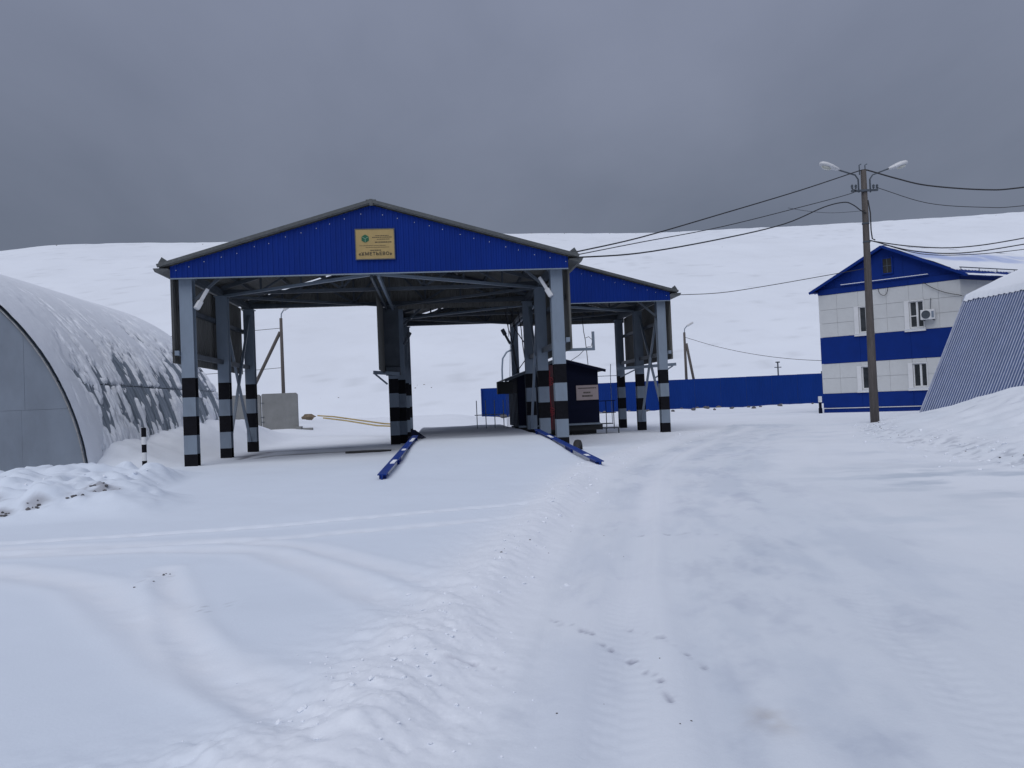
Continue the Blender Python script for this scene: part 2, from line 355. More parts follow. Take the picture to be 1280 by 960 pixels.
    for pl in (((-6.6, 27.3), (-6.8, 30), (-6.7, 32.3), (-5.2, 32.9), (-3.8, 32.6)), ((-6.2, 27.4), (-5.9, 28.7), (-4.6, 29.5), (-3.2, 29.2), (-2.0, 28.7))):
        dd, _, aa = dist_poly(X, Y, pl); mk = np.exp(-(dd/(.10+.28*sstep(0, 2.5, aa)))**2)*sstep(-.75, -.1, fbm(X*1.1, Y*5, 103, 3)); stain_shade(np.clip(mk, 0, 1)*.9, (.22, .21, .23)); Z -= .03*mk
    und2 = sstep(3.6, 4.4, X)*(1-sstep(9.5, 11.5, X))*sstep(30, 34, Y)*(1-sstep(42, 46, Y)); stain_shade(und2*.3, (.78, .8, .84))  # soft shade of the far roof, put into the colour
    # drift along the arched hangar
    fx = sstep(-8.0, -10.8, X)*sstep(-26, -20, X*0-10)*(Y > 18); fy = sstep(24.6, 27, Y); 
    Z += fx*fy*(.72+.65*sstep(27, 40, Y)+.22*fbm(X*.8, Y*.8, 111, 4))*(1-.85*sstep(42, 54, Y))
    # broken snow chunks at the left, in front of the hangar
    pm = sstep(-4.9, -6.4, X+.16*(Y-15)+.8*vn(Y*.7, X*.4, 6))*sstep(12.3, 14.2, Y+.5*vn(X*.9, Y*0, 7))*(1-sstep(19.0, 22.5, Y))
    pz = .38+.26*fbm(X*.6, Y*.6, 121, 3)+.16*sstep(.1, .5, fbm(X*1.4, Y*1.4, 122, 3))+.17*fbm(X*2.2, Y*2.2, 123, 6, .6)+.12*cell(X*1.3, Y*1.1, 127)
    for cx, cy, r_, h_, dd_ in PITS:
        u_ = (X-cx)/r_; v_ = (Y-cy)/(r_*.8); g = np.exp(-(u_*u_+v_*v_)); pz = pz - h_*g + .6*h_*np.exp(-(u_*u_+(v_-1.5)**2)*1.2)*(1+.4*fbm(X*6, Y*6, 124, 3))
        stain_shade(np.clip(g*2.4-1.0, 0, 1)*sstep(-.1, .08, fbm(X*9, Y*14, 126, 5, .7)+dd_*.12)*.75*dd_, (.36, .33, .33))
    Z += pm*pz*.82
    # right bank, ploughed up against the ribbed hangar
    d, sg, ar = dist_poly(X, Y, BANKE); s3 = d*sg; n3 = fbm(X*.5, Y*.5, 131, 4)
    bh = (1.75-.050*np.clip(Y-24, -6, 11))*(1-sstep(33.5, 39.5, Y)); up = sstep(-.2, 8.6, s3+.5*n3)
    Z += up*bh + sstep(-.2, 1.2, s3)*.22*(1-sstep(35, 39, Y)) + sstep(.2, 3, s3)*.10*n3*(Y < 42) + sstep(0, 2, s3)*.03*fbm(X*2.2, Y*2.2, 137, 3)*(Y < 42)
    e = np.exp(-((s3-.3)/.55)**2)*(Y < 38); Z += e*(.07*fbm(X*2.5, Y*2.5, 133, 5, .6)+.03*cell(X*6, Y*6, 134))
    stain_shade(e*(fbm(X*5, Y*5, 135, 3) > .3)*.6, (.52, .53, .57))
    stain_shade(sstep(1.0, 3.5, s3)*(fbm(X*1.1, Y*2.6, 136, 4) > .44)*(Y < 36)*.5, (.68, .69, .73))
    stain_shade(np.exp(-((s3+1.3)/1.1)**2)*(Y > 16)*(Y < 36)*sstep(-.1, .5, fbm(X*.7, Y*.9, 138, 3))*.5, (.80, .83, .87))
    # drift under the far fence and towards the hill
    Z += sstep(66, 74, Y)*.22 + .10*np.exp(-((Y-71.6)/.8)**2)*(1+cell(X*.6, Y*.6, 141))*(X < 36)*(X > 3.5)
    stain_shade(sstep(45, 52, Y)*(1-sstep(62, 68, Y))*(X > 8)*sstep(.1, .5, fbm(X*.12, Y*.35, 151, 4))*.4, (.80, .83, .86))
    Z += sstep(6, 1, X)*sstep(46, 74, Y)*.5
    return Z, S

PITS = [(-5.75, 14.3, .42, .22, 1.0), (-6.35, 13.35, .26, .12, .9), (-7.6, 14.3, .26, .16, 1.0), (-5.9, 13.7, .26, .12, .6), (-6.75, 13.1, .20, .08, .9), (-7.1, 13.5, .26, .12, 1.0), (-6.5, 17.5, .35, .16, .25), (-7.6, 18.2, .5, .15, .0)]
def grid_axis(lo, hi, c, d0, k):
    a = [c]; x = c
    while x < hi: x += d0 + k*(x-c); a.append(x)
    b = []; x = c
    while x > lo: x -= d0 + k*(c-x); b.append(x)
    return np.array(b[::-1]+a)
def mesh_np(name, co, quads, mat_, stain_shade=None, normals=None):
    me = bpy.data.meshes.new(name)
    me.vertices.add(len(co)); me.vertices.foreach_set('co', co.astype(np.float32).ravel())
    nq = len(quads); me.loops.add(nq*4); me.polygons.add(nq)
    me.loops.foreach_set('vertex_index', quads.astype(np.int32).ravel())
    me.polygons.foreach_set('loop_start', np.arange(0, nq*4, 4, dtype=np.int32))
    me.polygons.foreach_set('use_smooth', np.ones(nq, bool))
    me.update(calc_edges=True)
    if stain_shade is not None:
        at = me.attributes.new('stain_shade', 'FLOAT_COLOR', 'POINT'); c4 = np.ones((len(co), 4), np.float32); c4[:, :3] = stain_shade
        at.data.foreach_set('color', c4.ravel())
    me.materials.append(mat_)
    if normals is not None: me.normals_split_custom_set_from_vertices([tuple(n) for n in normals])
    o = bpy.data.objects.new(name, me); col.objects.link(o); return o

# ------------------------------------------------------------------ ground
xs = grid_axis(-60, 72, 0, .024, .0075); ys = grid_axis(-12, 78, 3.2, .022, .0075)
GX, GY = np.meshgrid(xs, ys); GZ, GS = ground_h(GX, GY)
ny, nx = GX.shape
tx = np.gradient(GZ, axis=1)/np.gradient(GX, axis=1); ty = np.gradient(GZ, axis=0)/np.gradient(GY, axis=0)
NR = np.stack([-tx, -ty, np.ones_like(tx)], -1); NR /= np.linalg.norm(NR, axis=-1, keepdims=True)
ii = np.arange(ny-1)[:, None]*nx+np.arange(nx-1)[None, :]
Q = np.stack([ii, ii+1, ii+nx+1, ii+nx], -1)
cxq = (GX[:-1, :-1]+GX[1:, 1:])/2; cyq = (GY[:-1, :-1]+GY[1:, 1:])/2
dR, sR, _ = dist_poly(cxq, cyq, RIDGE); dB, sB, _ = dist_poly(cxq, cyq, BANKE)
road_m = (dR*sR > .35) & (dB*sB < -.35) & (cyq < 45)
bank_m = (dB*sB >= -.35) & (cyq < 40) & (dR*sR > 0)
pile_m = (cxq < -4.6-.16*(cyq-15)) & (cyq > 11.8) & (cyq < 21.5) & ~road_m
rest = ~(road_m | bank_m | pile_m)
def sub(name, mask):
    q = Q[mask]; used = np.unique(q); rm = np.zeros(nx*ny, np.int64); rm[used] = np.arange(len(used))
    co = np.stack([GX.ravel(), GY.ravel(), GZ.ravel()], -1)[used]
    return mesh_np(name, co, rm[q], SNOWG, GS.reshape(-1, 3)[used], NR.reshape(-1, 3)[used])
tag(sub('snow_ground', rest), kind='structure'); tag(sub('road', road_m), kind='structure')
tag(sub('snow_bank', bank_m), 'long smooth bank of ploughed snow rising on the right against the ribbed hangar', 'snow bank')
tag(sub('snow_pile', pile_m), 'heap of broken snow chunks with brown dirt in front of the arched hangar', 'snow pile')
def gh(x, y):
    z, _ = ground_h(np.array([[float(x)]]), np.array([[float(y)]])); return float(z[0, 0])

# outlying snowfield and the landfill hill
fx_ = np.linspace(-1500, 1500, 61); fy_ = np.linspace(-600, 1500, 43)
A_, B_ = np.meshgrid(fx_, fy_); i2 = np.arange(42)[:, None]*61+np.arange(60)[None, :]
o = mesh_np('snowfield', np.stack([A_.ravel(), B_.ravel(), np.full(A_.size, -.35)], -1), np.stack([i2, i2+1, i2+62, i2+61], -1).reshape(-1, 4), SNOWH, np.ones((A_.size, 3)))
tag(o, kind='structure')
hx = np.arange(-420, 421, 1.6); hy = np.concatenate([np.arange(73, 215, .9), np.arange(215, 420, 6)])
HX, HY = np.meshgrid(hx, hy)
top = np.interp(HX, [-420, -160, -118, -102, -91, -75, -48, -15, 20, 58, 96, 129, 159, 240, 420], [34, 38.5, 40.8, 42.4, 43.5, 43.7, 43.6, 44.2, 44.0, 43.4, 44.2, 45.4, 46.8, 49, 40])
top = top + .15*vn(HX*.04, HX*0, 4) + .07*vn(HX*.4, HX*0, 5)
t = np.clip((HY-76)/(200-76), 0, 1.2)
prof = np.where(t < .74, t/.74*.775, np.where(t < .765, .775+(t-.74)*.25, .781+(t-.765)/(.235)*.219))
HZ = np.minimum(prof, 1.0)*top; HZ = HZ - np.maximum(HY-206, 0)*.02 + .25 - 1.2*(1-sstep(73, 77, HY))
HZ += sstep(80, 100, HY)*(.45*fbm(HX*.05, HY*.05, 8, 4)+.12*fbm(HX*.35, HY*.35, 9, 3))*(1-.85*sstep(190, 203, HY))
HS = np.ones(HX.shape+(3,))
led = np.exp(-((t-.755)/.012)**2)*(fbm(HX*.12, HY*.3, 12, 3) > -.15)*(HX < 30); HS *= (1-led[..., None]*np.array([.12, .11, .09]))
sp = (vn(HX*.9, HY*.6, 16) > .72)*(fbm(HX*.03, HY*.06, 17, 3) > .0); HS *= (1-sp[..., None]*.10)
i3 = np.arange(len(hy)-1)[:, None]*len(hx)+np.arange(len(hx)-1)[None, :]
o = mesh_np('hill', np.stack([HX.ravel(), HY.ravel(), HZ.ravel()], -1), np.stack([i3, i3+1, i3+len(hx)+1, i3+len(hx)], -1).reshape(-1, 4), SNOWH, HS.reshape(-1, 3))
tag(o, kind='structure')
from bisect import bisect
def hill_h(x, y):
    i = min(max(bisect(hx, x)-1, 0), len(hx)-1); j = min(max(bisect(hy, y)-1, 0), len(hy)-1); return float(HZ[j, i])

# ------------------------------------------------------------------ canopies
HC, HG, HE = 5.65, 6.0, 6.32; ZR, SL, ZB = 7.86, .288, 5.73
def roofz(x): return ZR - SL*abs(x)
BANDS = [(-.3, .45, 1), (.45, 1.02, 0), (1.02, 1.59, 1), (1.59, 2.16, 0), (2.16, 2.75, 1), (2.75, 5.74, 0)]
def column(parent, x, y, m0, dz=0, bands=BANDS, wd=.38, dp=.34):
    mb = MB()
    for z0, z1, k in bands:
        z0 += dz if z0 > 0 else 0; z1 += dz if z1 < 5 else 0
        mb.box(-wd/2, wd/2, -dp/2, -dp/2+.03, z0, z1, k); mb.box(-wd/2, wd/2, dp/2-.03, dp/2, z0, z1, k)
        mb.box(-.02, .02, -dp/2+.03, dp/2-.03, z0, z1, k)
    mb.box(-wd/2-.05, wd/2+.05, -dp/2-.05, dp/2+.05, 5.742, 5.77, 0)
    o = mb.build('column', [m0, BLACKP], parent); o.location = (x, y, 0); return o
def canopy(name, label, loc, sides, centre, slit):
    R = thing(name, label, 'canopy', loc)
    Lr = 8.75
    # gable sheets, front (blue outside) and rear
    for yy, nm, sgn in ((0.0, 'gable_sheet', -1), (Lr-.12, 'rear_gable_sheet', 1)):
        k = -HG
        while k < HG-.01:
            k1 = min(k+1.1, HG); us, pf = trap(k, k1, .157, .018)
            if k < 0 < k1: us = sorted(set(us) | {0.0})
            gap = (lambda u: (.15 if (sgn > 0 and slit and -4.9 < u < -2.3) else .0))
            top_ = lambda u: roofz(u)-(.06 if sgn < 0 else .012)-gap(u)
            sheet(lambda u, v, q, yy=yy, sgn=sgn: (u, yy+sgn*(q+.004), v), us, pf, lambda u: ZB + ((.1 if u < .2 else -.09) if sgn > 0 else 0), top_, nm, [BLUE, BACK], R)
            k = k1
    # roof sheets
    for s in (-1, 1):
        k = -.12
        while k < Lr-.02:
            k1 = min(k+1.1, Lr); us, pf = trap(k, k1, .22, .03)
            sheet(lambda u, v, q, s=s: (s*v, u, roofz(v)+q), us, pf, lambda u: 0.0, lambda u: HE, 'roof_sheet', [TRIM, BACK], R)
            k = k1
        # verge strip along the gable, ridge to eave
        b = MB(); b.beam((s*.0, -.14, ZR+.045), (s*(HE+.02), -.14, roofz(HE)+.045), .05, .10); b.build('verge_trim', TRIM, R)
        g = MB(); x0 = s*(HE+.0)
        pr = [(x0-s*.02, roofz(HE)-.02), (x0+s*.15, roofz(HE)-.02), (x0+s*.15, roofz(HE)-.03), (x0+s*.10, roofz(HE)-.13), (x0-s*.0, roofz(HE)-.15), (x0-s*.30, roofz(HE)-.06), (x0-s*.30, roofz(HE)-.04)]
        g.prism(pr, -.10, Lr); g.build('gutter', TRIM, R)
        # bent snow guard plate standing at the corner of the roof
        g = MB(); g.add([(s*(HE-.34), -.12, roofz(HE-.34)+.05), (s*(HE-.12), -.12, roofz(HE-.30)+.22), (s*(HE-.02), -.10, roofz(HE)+.16), (s*(HE+.02), -.12, roofz(HE)+.03),
                         (s*(HE-.34), .12, roofz(HE-.34)+.05), (s*(HE-.12), .12, roofz(HE-.30)+.19), (s*(HE-.02), .12, roofz(HE)+.12), (s*(HE+.02), .12, roofz(HE)+.03)],
                        [(0,1,2,3),(7,6,5,4),(0,4,5,1),(1,5,6,2),(2,6,7,3),(3,7,4,0)]); g.build('corner_plate', TRIM, R)
        # eave beam
        m = MB(); m.box(s*HC-.09, s*HC+.09, .2, Lr-.2, 5.78, 5.98); m.build('eave_beam', DGREY, R)
    b = MB(); b.beam((0, -.16, ZR+.075), (0, Lr+.02, ZR+.075), .30, .02); b.box(-.05, .05, -.17, -.12, ZR-.10, ZR+.10); b.build('ridge_cap', TRIM, R)
    b = MB(); b.box(-HG, HG, -.03, .05, ZB-.035, ZB-.005); b.build('gable_drip_edge', GREYP, R)
    # screws along the gable edge
    mb = MB(); 
    for s in (-1, 1):
        for i in range(13):
            x = s*(.35+i*.46+random.uniform(-.06, .06)); z = roofz(x)-.22-random.uniform(0, .06); mb.box(x-.009, x+.009, -.032, -.02, z-.009, z+.009)
    o = mb.build('screw_heads', WHITEF, R); o['kind'] = 'stuff'
    # trusses with chords and web bars
    for y in (.42, 4.4, 8.4):
        tr = MB(); tr.beam((-HC, y, ZB+.15), (HC, y, ZB+.15), .12, .12); T = tr.build('truss', DGREY, R)
        for s in (-1, 1):
            c = MB(); c.beam((s*HC, y, roofz(HC)-.17), (s*.06, y, ZR-.22), .12, .12); c.build('top_chord', DGREY, T)
            xs_ = [5.65, 4.3, 2.9, 1.45, 0]
            for j in range(4):
                xa, xb = xs_[j]*s, xs_[j+1]*s
                c = MB(); c.beam((xb, y, ZB+.2), (xb, y, roofz(xb)-.22), .07, .07); 
                if s > 0 or xs_[j+1] > 0: c.build('web_bar', DGREY, T)
                c = MB(); c.beam((xa if j % 2 else xb, y, ZB+.2), (xb if j % 2 else xa, y, roofz(xb if j % 2 else xa)-.24), .07, .07); c.build('web_bar', DGREY, T)
    for x in (-5.1, -3.9, -2.6, -1.3, -.25, .25, 1.3, 2.6, 3.9, 5.1):
        m = MB(); m.box(x-.04, x+.04, .05, Lr-.15, roofz(x)-.135, roofz(x)-.02); m.build('purlin', DGREY, R)
    # plan bracing between the trusses, the long middle beam
    for s in (-1, 1):
        for (y0, y1) in ((.42, 4.4), (8.4, 4.4)):
            m = MB(); m.beam((0, y0, ZB+.04), (s*HC, y1, ZB+.04), .11, .09); m.build('brace_bar', DGREY if y0 > 1 else GREYP, R)
    for s in (-.11, .11):
        m = MB(); m.beam((s, .3, ZB-.02), (s, Lr-.3, ZB-.10), .07, .16); m.build('middle_beam', GREYP if s > 0 else DGREY, R)
    # columns
    for s in (-1, 1):
        for i, y in enumerate((.4, 4.4, 8.4)):
            column(R, s*HC, y, GREYP if i == 0 else GREYP, dz=(0, -.03, .02)[i])
    for y in centre: column(R, 0.02, y, GREYP, dz=.02)
    # side cladding hanging from the eave to about half height
    for s in (-1, 1):
        k = .12
        while k < Lr-.1:
            k1 = min(k+1.1, Lr-.05); us, pf = trap(k, k1, .22, .03)
            sheet(lambda u, v, q, s=s: (s*(HG+.02+q), u, v), us, pf, lambda u: 3.2, lambda u: 5.88, 'side_sheet', [BACK, BACK], R)
            k = k1
        for z in (3.5, 4.9):
            m = MB(); m.box(s*(HC+.21), s*(HC+.33), .1 if z < 4 else .7, Lr-.1, z-.07, z+.07); m.build('side_rail', GREYP if z < 4 else DGREY, R)
        m = MB(); m.box(s*HC-.03, s*HC+.03, .6, 8.2, 3.36, 3.52); m.build('tie_rail', DGREY, R)
        for y in (.4,):     # knee braces under the eave
            m = MB(); m.beam((s*(HC-.15), y, 5.05), (s*(HC-1.0), y, 5.8), .08, .08); m.build('knee_brace', DGREY, R)
    for s, ya, yb in sides:
        for za, zb in ((.5, 5.5), (5.5, .5)):
            dx = .05 if za < zb else -.05
            m = MB(); m.beam((s*HC+dx, ya+.2, za), (s*HC+dx, yb-.2, zb), .09, .09); m.build('cross_brace', GREYP, R)
    return R
C1 = canopy('weighing_canopy', 'nearer blue gabled steel canopy carrying the gold sign, over the snowy ramp', (-1.76, 24.6, 0), [(-1, 4.4, 8.4), (1, 4.4, 8.4)], (8.4,), True)
C2 = canopy('weighing_canopy', 'farther blue gabled steel canopy without a sign, behind and right of the other canopy', (4.17, 33.6, 0), [(1, .4, 4.4), (-1, 4.4, 8.4)], (8.4,), True)
# cladding hung on the middle columns of the near canopy
for xo in (-.30,):
    us, pf = trap(4.9, 8.6, .22, .02)
    sheet(lambda u, v, q: (xo+q, u, v), us, pf, lambda u: 3.0, lambda u: 5.7, 'middle_sheet', [BACK, DGREY], C1)
m = MB(); m.box(-.29, .33, 8.16, 8.20, 3.02, 5.66); m.build('middle_cover', DGREY, C1)
m = MB(); m.beam((-.75, 8.0, 3.05), (.30, 8.0, 2.95), .12, .14); m.beam((-.70, 8.0, 3.0), (-.2, 8.05, 2.55), .07, .07); m.build('bracket', GREYP, C1)
m = MB(); m.box(-.25, .35, 8.0, 8.25, 2.9, 3.25); m.build('junction_box', DGREY, C1, bevel=.02)
m = MB(); m.beam((4.45, 4.0, 3.0), (7.35, 4.0, 3.12), .12, .14); m.beam((7.2, 4.0, 3.05), (6.3, 4.0, 2.5), .06, .06); m.beam((4.6, 4.0, 2.6), (5.5, 4.0, 3.0), .06, .06); m.build('bracket', GREYP, C2)
m = MB(); m.beam((6.0, 1.6, 3.27), (7.05, 1.6, 3.27), .09, .09); m.beam((7.01, 1.6, 3.23), (7.01, 1.6, 3.85), .08, .08); m.build('pipe_elbow', GREYP, C1)

# gold sign on the near gable
def text_mesh(body, size, name, m, parent, loc, bold=.0, sx=1.0):
    cu = bpy.data.curves.new(name, 'FONT'); cu.body = body; cu.size = size; cu.align_x = 'CENTER'; cu.align_y = 'CENTER'; cu.offset = bold; cu.resolution_u = 3; cu.extrude = .002; cu.space_character = 1.14
    ob = bpy.data.objects.new(name, cu); col.objects.link(ob); bpy.context.view_layer.update()
    me = bpy.data.meshes.new_from_object(ob.evaluated_get(bpy.context.evaluated_depsgraph_get())); bpy.data.objects.remove(ob)
    me.transform(Matrix.Rotation(PI/2, 4, 'X') @ Matrix.Diagonal((sx, 1, 1, 1))); me.materials.clear()
    o = finish(name, me, m, parent); o.location = loc; return o
S = thing('sign_board', 'gold rectangular sign with green cube emblem on the blue gable of the nearer canopy', 'sign', (-1.69, 24.56, 6.60))
MB().box(-.575, .575, -.03, 0, -.45, .45).build('plate', GOLD, S)
b = MB(); 
for a in ((-.60, .60, .45, .475), (-.60, .60, -.475, -.45)): b.box(a[0], a[1], -.04, 0, a[2], a[3])
for x in (-.60, .575): b.box(x, x+.025, -.04, 0, -.4498, .4498)
b.build('rim', TRIM, S)
b = MB(); hexr = .135; cx, cz = -.29, .17
P6 = [(cx+hexr*math.sin(a*PI/3), cz+hexr*math.cos(a*PI/3)) for a in range(6)]; g_ = .88
for k in (0, 2, 4):
    q = [(cx, cz), P6[(k-1) % 6], P6[k], P6[(k+1) % 6]]; mx_ = sum(p[0] for p in q)/4; mz_ = sum(p[1] for p in q)/4
    b.prism([(mx_+(p[0]-mx_)*g_, mz_+(p[1]-mz_)*g_) for p in q], -.037, -.031)
b.build('emblem', GREEN, S)
b = MB(); b.beam((cx, -.039, cz+.01), (cx, -.039, cz-.10), .012, .004, up=(0, 1, 0))
for s in (-1, 1): b.beam((cx, -.039, cz+.0), (cx+s*.09, -.039, cz+.05), .010, .004, up=(0, 1, 0))
b.build('emblem_lines', LGREEN, S)
b = MB(); rr = random.Random(3)
def dashes(b, x0, x1, z, h, y=-.034):
    x = x0
    while x < x1-.01:
        wv = rr.uniform(.012, .05); e = min(x+wv, x1); b.box(x, e, y, y+.004, z-h/2, z+h/2); x = e+rr.uniform(.006, .014)
dashes(b, .02, .42, .255, .018); dashes(b, -.08, .52, .205, .020); dashes(b, .06, .44, .145, .018); dashes(b, 0, .50, .055, .030)
dashes(b, -.47, .33, -.045, .012); dashes(b, -.28, .42, -.10, .012); dashes(b, -.15, .18, -.19, .026)
b.build('small_print', INK, S)
text_mesh('«ХМЕТЬЕВО»', .135, 'lettering', INK, S, (0, -.034, -.30), bold=.003, sx=1.05)

# floodlights
def floodlight(a, b_, label, housing=LAMPW):
    T = thing('floodlight', label, 'floodlight', a, group=None)
    d = Vector(b_)-Vector(a); dn = d.normalized(); L_ = d.length
    m = MB(); m.beam((0, 0, 0), tuple(dn*L_*.60), .12, .10); m.build('housing', housing, T, bevel=.015)
    m = MB(); m.beam(tuple(dn*L_*.60), tuple(dn*L_), .20, .16); m.build('reflector', housing, T, bevel=.03)
    m = MB(); m.beam(tuple(dn*L_*.35), tuple(dn*L_*.35+Vector((0, .30, .12))), .05, .05); m.build('mounting_arm', DGREY, T)
    return T
floodlight((-6.78, 24.9, 5.42), (-7.08, 24.72, 4.80), 'long white floodlight hanging at the front left corner column of the nearer canopy')
floodlight((3.38, 25.0, 5.52), (3.72, 24.85, 4.88), 'long white floodlight hanging at the front right corner column of the nearer canopy')
floodlight((-1.26, 33.0, 4.16), (-.99, 33.0, 4.66), 'small dark floodlight tilted on the middle column of the nearer canopy', DGREY)
T = floodlight((3.20, 33.9, 4.10), (2.88, 33.9, 4.74), 'small dark floodlight on a thin rod left of the cabin', DGREY)
m = MB(); m.tube([(0, 0, 0), (-.08, 0, -1.55)], .012, 5); m.tube([(-.05, 0, .3), (-.05, 0, 1.6)], .012, 5); m.build('rod', DGREY, T)

# ramp rails
def rail(pts, label, inner):
    a, b_ = Vector(pts[0]), Vector(pts[1]); T = thing('ramp_rail', label, 'guide rail', (0, 0, 0), group='blue guide rails of the weighing ramp')
    d = (b_-a).normalized(); r = Vector((d.y, -d.x, 0)).normalized()*inner
    m = MB(); 
    m.beam(a+Vector((0, 0, .16)), b_+Vector((0, 0, .16)), .18, .022)           # top flange
    m.build('top_flange', RAILB, T)
    m = MB(); m.beam(a+Vector((0, 0, -.04)), b_+Vector((0, 0, -.04)), .20, .02); m.build('bottom_flange', RAILB, T)
    m = MB(); n = 9; L_ = (b_-a).length
    for i in range(n):
        p = a+d*(L_*i/n); q = a+d*(L_*(i+1)/n); m.beam(p+Vector((0, 0, .06)), q+Vector((0, 0, .06)), .03, .175, 1 if i in (1, 2, 4, 5) else 0)
    m.build('web', [RAILB, WHITEF], T)
    for i in (.02, .33, .66, .98):
        p = a+d*(L_*i); m = MB(); m.beam(p+Vector((0, 0, -.02)), p+Vector((0, 0, .145)), .15, .02); m.build('stiffener', RAILB, T)
    RC = (20, 21, 22, 13, 5, 6) if inner > 0 else (3, 17, 18)
    m = MB(); 
    for k in range(26):
        t0 = k/26; p = a+d*(L_*t0); q = a+d*(L_*(t0+1/26)); hh = max(.004, .008+.006*math.sin(k*1.7)+.006*random.random())
        if k in RC: m.beam(p+Vector((0, 0, .171+hh/2))+r*.03, q+Vector((0, 0, .171+hh/2))+r*.03, .10, hh)
    m.build('snow_cap', SNOW, T, smooth=False)
    return T
rail([(-1.21, 16.9, .05), (-.74, 26.2, .50)], 'left blue steel rail with snow in it, edging the ramp under the near canopy', 1)
rail([(3.56, 17.6, .05), (3.30, 26.7, .50)], 'right blue steel rail with white sections, edging the ramp under the near canopy', -1)
m = MB(); m.prism([(-.98, .50), (-.42, .52), (-.78, .80), (-.88, .82)], 27.6, 27.72); m.prism([(-1.0, .55), (-.5, .56), (-.5, .60), (-1.0, .60)], 26.6, 27.3)
tag(m.build('guard_plate', NAVY), 'dark blue triangular steel plate at the top of the left ramp rail', 'steel plate')
m = MB(); rnd = random.Random(5)
vs = []
for k in range(12):
    a = 2*PI*k/12; vs.append((-2.45+.75*math.cos(a)*(1+.15*rnd.random()), 27.9+.35*math.sin(a)))
m.prism(vs, -.02, .16, axis='z'); tag(m.build('black_piece', RUBB), 'flat black piece lying in the snow left of the left ramp rail', 'mat')  # flat black piece beside the rail
T = thing('car_tyre', 'worn black tyre standing in snow by the front right column behind the ramp rail', 'tyre', (4.14, 23.7, .10), 1.25)
m = MB(); m.lathe([(.17, -.10), (.25, -.11), (.30, -.08), (.315, 0), (.30, .08), (.25, .11), (.17, .10), (.17, -.10)], n=26, axis='y'); m.build('tread', RUBB, T, smooth=True)
m = MB(); m.lathe([(.0, -.02), (.17, -.03), (.17, .03), (0, .02)], n=20, axis='y'); m.build('snow_fill', SNOW, T)

# ------------------------------------------------------------------ weighing cabin
K = thing('weighing_cabin', 'dark navy weighing cabin with a low gabled roof under the farther canopy', 'cabin', (5.45, 35.5, 0))
x0, x1, zb, D_ = -1.85, 1.80, .50, 4.2
def cz_(x): return 3.47 - (.28*x if x > 0 else .355*-x)
for k in range(4):
    xa = x0+(x1-x0)*k/4; xb = x0+(x1-x0)*(k+1)/4
    pl = [(xa, zb), (xb, zb), (xb, cz_(xb)-.06)] + ([(0, cz_(0)-.06)] if xa < 0 < xb else []) + [(xa, cz_(xa)-.06)]
    MB().prism(pl, 0, .05).build('front_panel', NAVY, K)
for s, x in ((-1, x0), (1, x1-.05)):
    us, pf = trap(.06, D_, .2, .02); xx = x0 if s < 0 else x1
    sheet(lambda u, v, q, xx=xx, s=s: (xx+s*q, u, v), us, pf, lambda u: zb, lambda u, xx=xx: cz_(xx)-.06, 'side_wall', [NAVY, NAVY], K)
MB().prism([(x0, zb), (x1, zb), (x1, cz_(x1)-.06), (0, cz_(0)-.06), (x0, cz_(x0)-.06)], D_-.05, D_).build('rear_wall', NAVY, K)
MB().box(x0+.05, x1-.05, .06, D_-.06, zb+.01, zb+.05).build('cabin_floor', NAVY, K)
for s in (-1, 1):
    e = 2.10 if s > 0 else -2.45
    m = MB(); m.beam((0, D_/2, cz_(0)), (e, D_/2, cz_(e)), D_+.6, .05, up=(0, 0, 1)); m.build('roof', DARK, K)
    m = MB(); m.beam((0, D_/2, cz_(0)+.04), (e, D_/2, cz_(e)+.04), D_+.5, .03); m.build('roof_snow', SNOW, K)
    m = MB(); m.beam((0, -.32, cz_(0)-.03), (e, -.32, cz_(e)-.03), .04, .12); m.build('fascia', DGREY if s < 0 else NAVY, K)
m = MB(); m.box(x0-.02, x1+.02, -.04, -.01, zb-.03, zb+.03); m.box(x0-.02, x1+.02, -.06, 0.0, zb+.035, zb+.05); m.build('sill_strip', GREYP, K)
for y in (.2, 3.6): MB().box(x0, x1+.15, y-.1, y+.1, .22, zb-.04).build('skid', DARK, K)
MB().box(x0+.1, x1-.1, .35, .40, .05, zb-.05).build('gap_shade', DARK, K)  # dark sheet standing in for the shade in the gap below the cabin
MB().box(.25, .80, -.025, -.005, 1.1, 1.10+.02).build('seam_strip', NAVY, K)
m = MB(); m.tube([(-1.5, -.1, zb), (-1.5, -.1, 2.9)], .03, 6); m.tube([(-1.05, -.1, zb), (-1.05, -.1, 3.1)], .03, 6); m.build('drain_pipe', DGREY, K)
# steps and railing each side
m = MB()
for x in (-3.7, -3.3, -2.9, -2.5): m.tube([(x, .3, .1), (x, .3, 1.75)], .022, 6)
m.tube([(-3.8, .3, 1.1), (-2.4, .3, 1.1)], .022, 6); m.tube([(-3.8, .3, .45), (-2.0, .3, .45)], .03, 6)
for i in range(9): m.tube([(-2.35+i*.06, .3, .5), (-2.35+i*.06, .3, 2.0)], .010, 5)
m.build('stair_railing', GREYP, K)
m = MB(); 
for x in (1.95, 2.3, 2.65): m.tube([(x, .9, .2), (x, .9, 1.5)], .02, 6)
m.tube([(1.9, .9, 1.5), (2.75, .9, 1.5)], .022, 6); m.tube([(1.9, .9, .95), (2.75, .9, .95)], .022, 6); m.build('side_railing', NAVY, K)
m = MB(); m.box(1.9, 2.5, .4, 1.1, .44, .48); m.box(2.1, 2.8, .4, 1.1, .24, .28)
for x in (2.15, 2.72): m.box(x, x+.05, .4, .45, .0, .24)
m.build('steps', DGREY, K)
m = MB(); m.box(-2.75, -2.05, .05, .5, 2.0, 2.55); m.build('unit_box', DARK, K, bevel=.02)
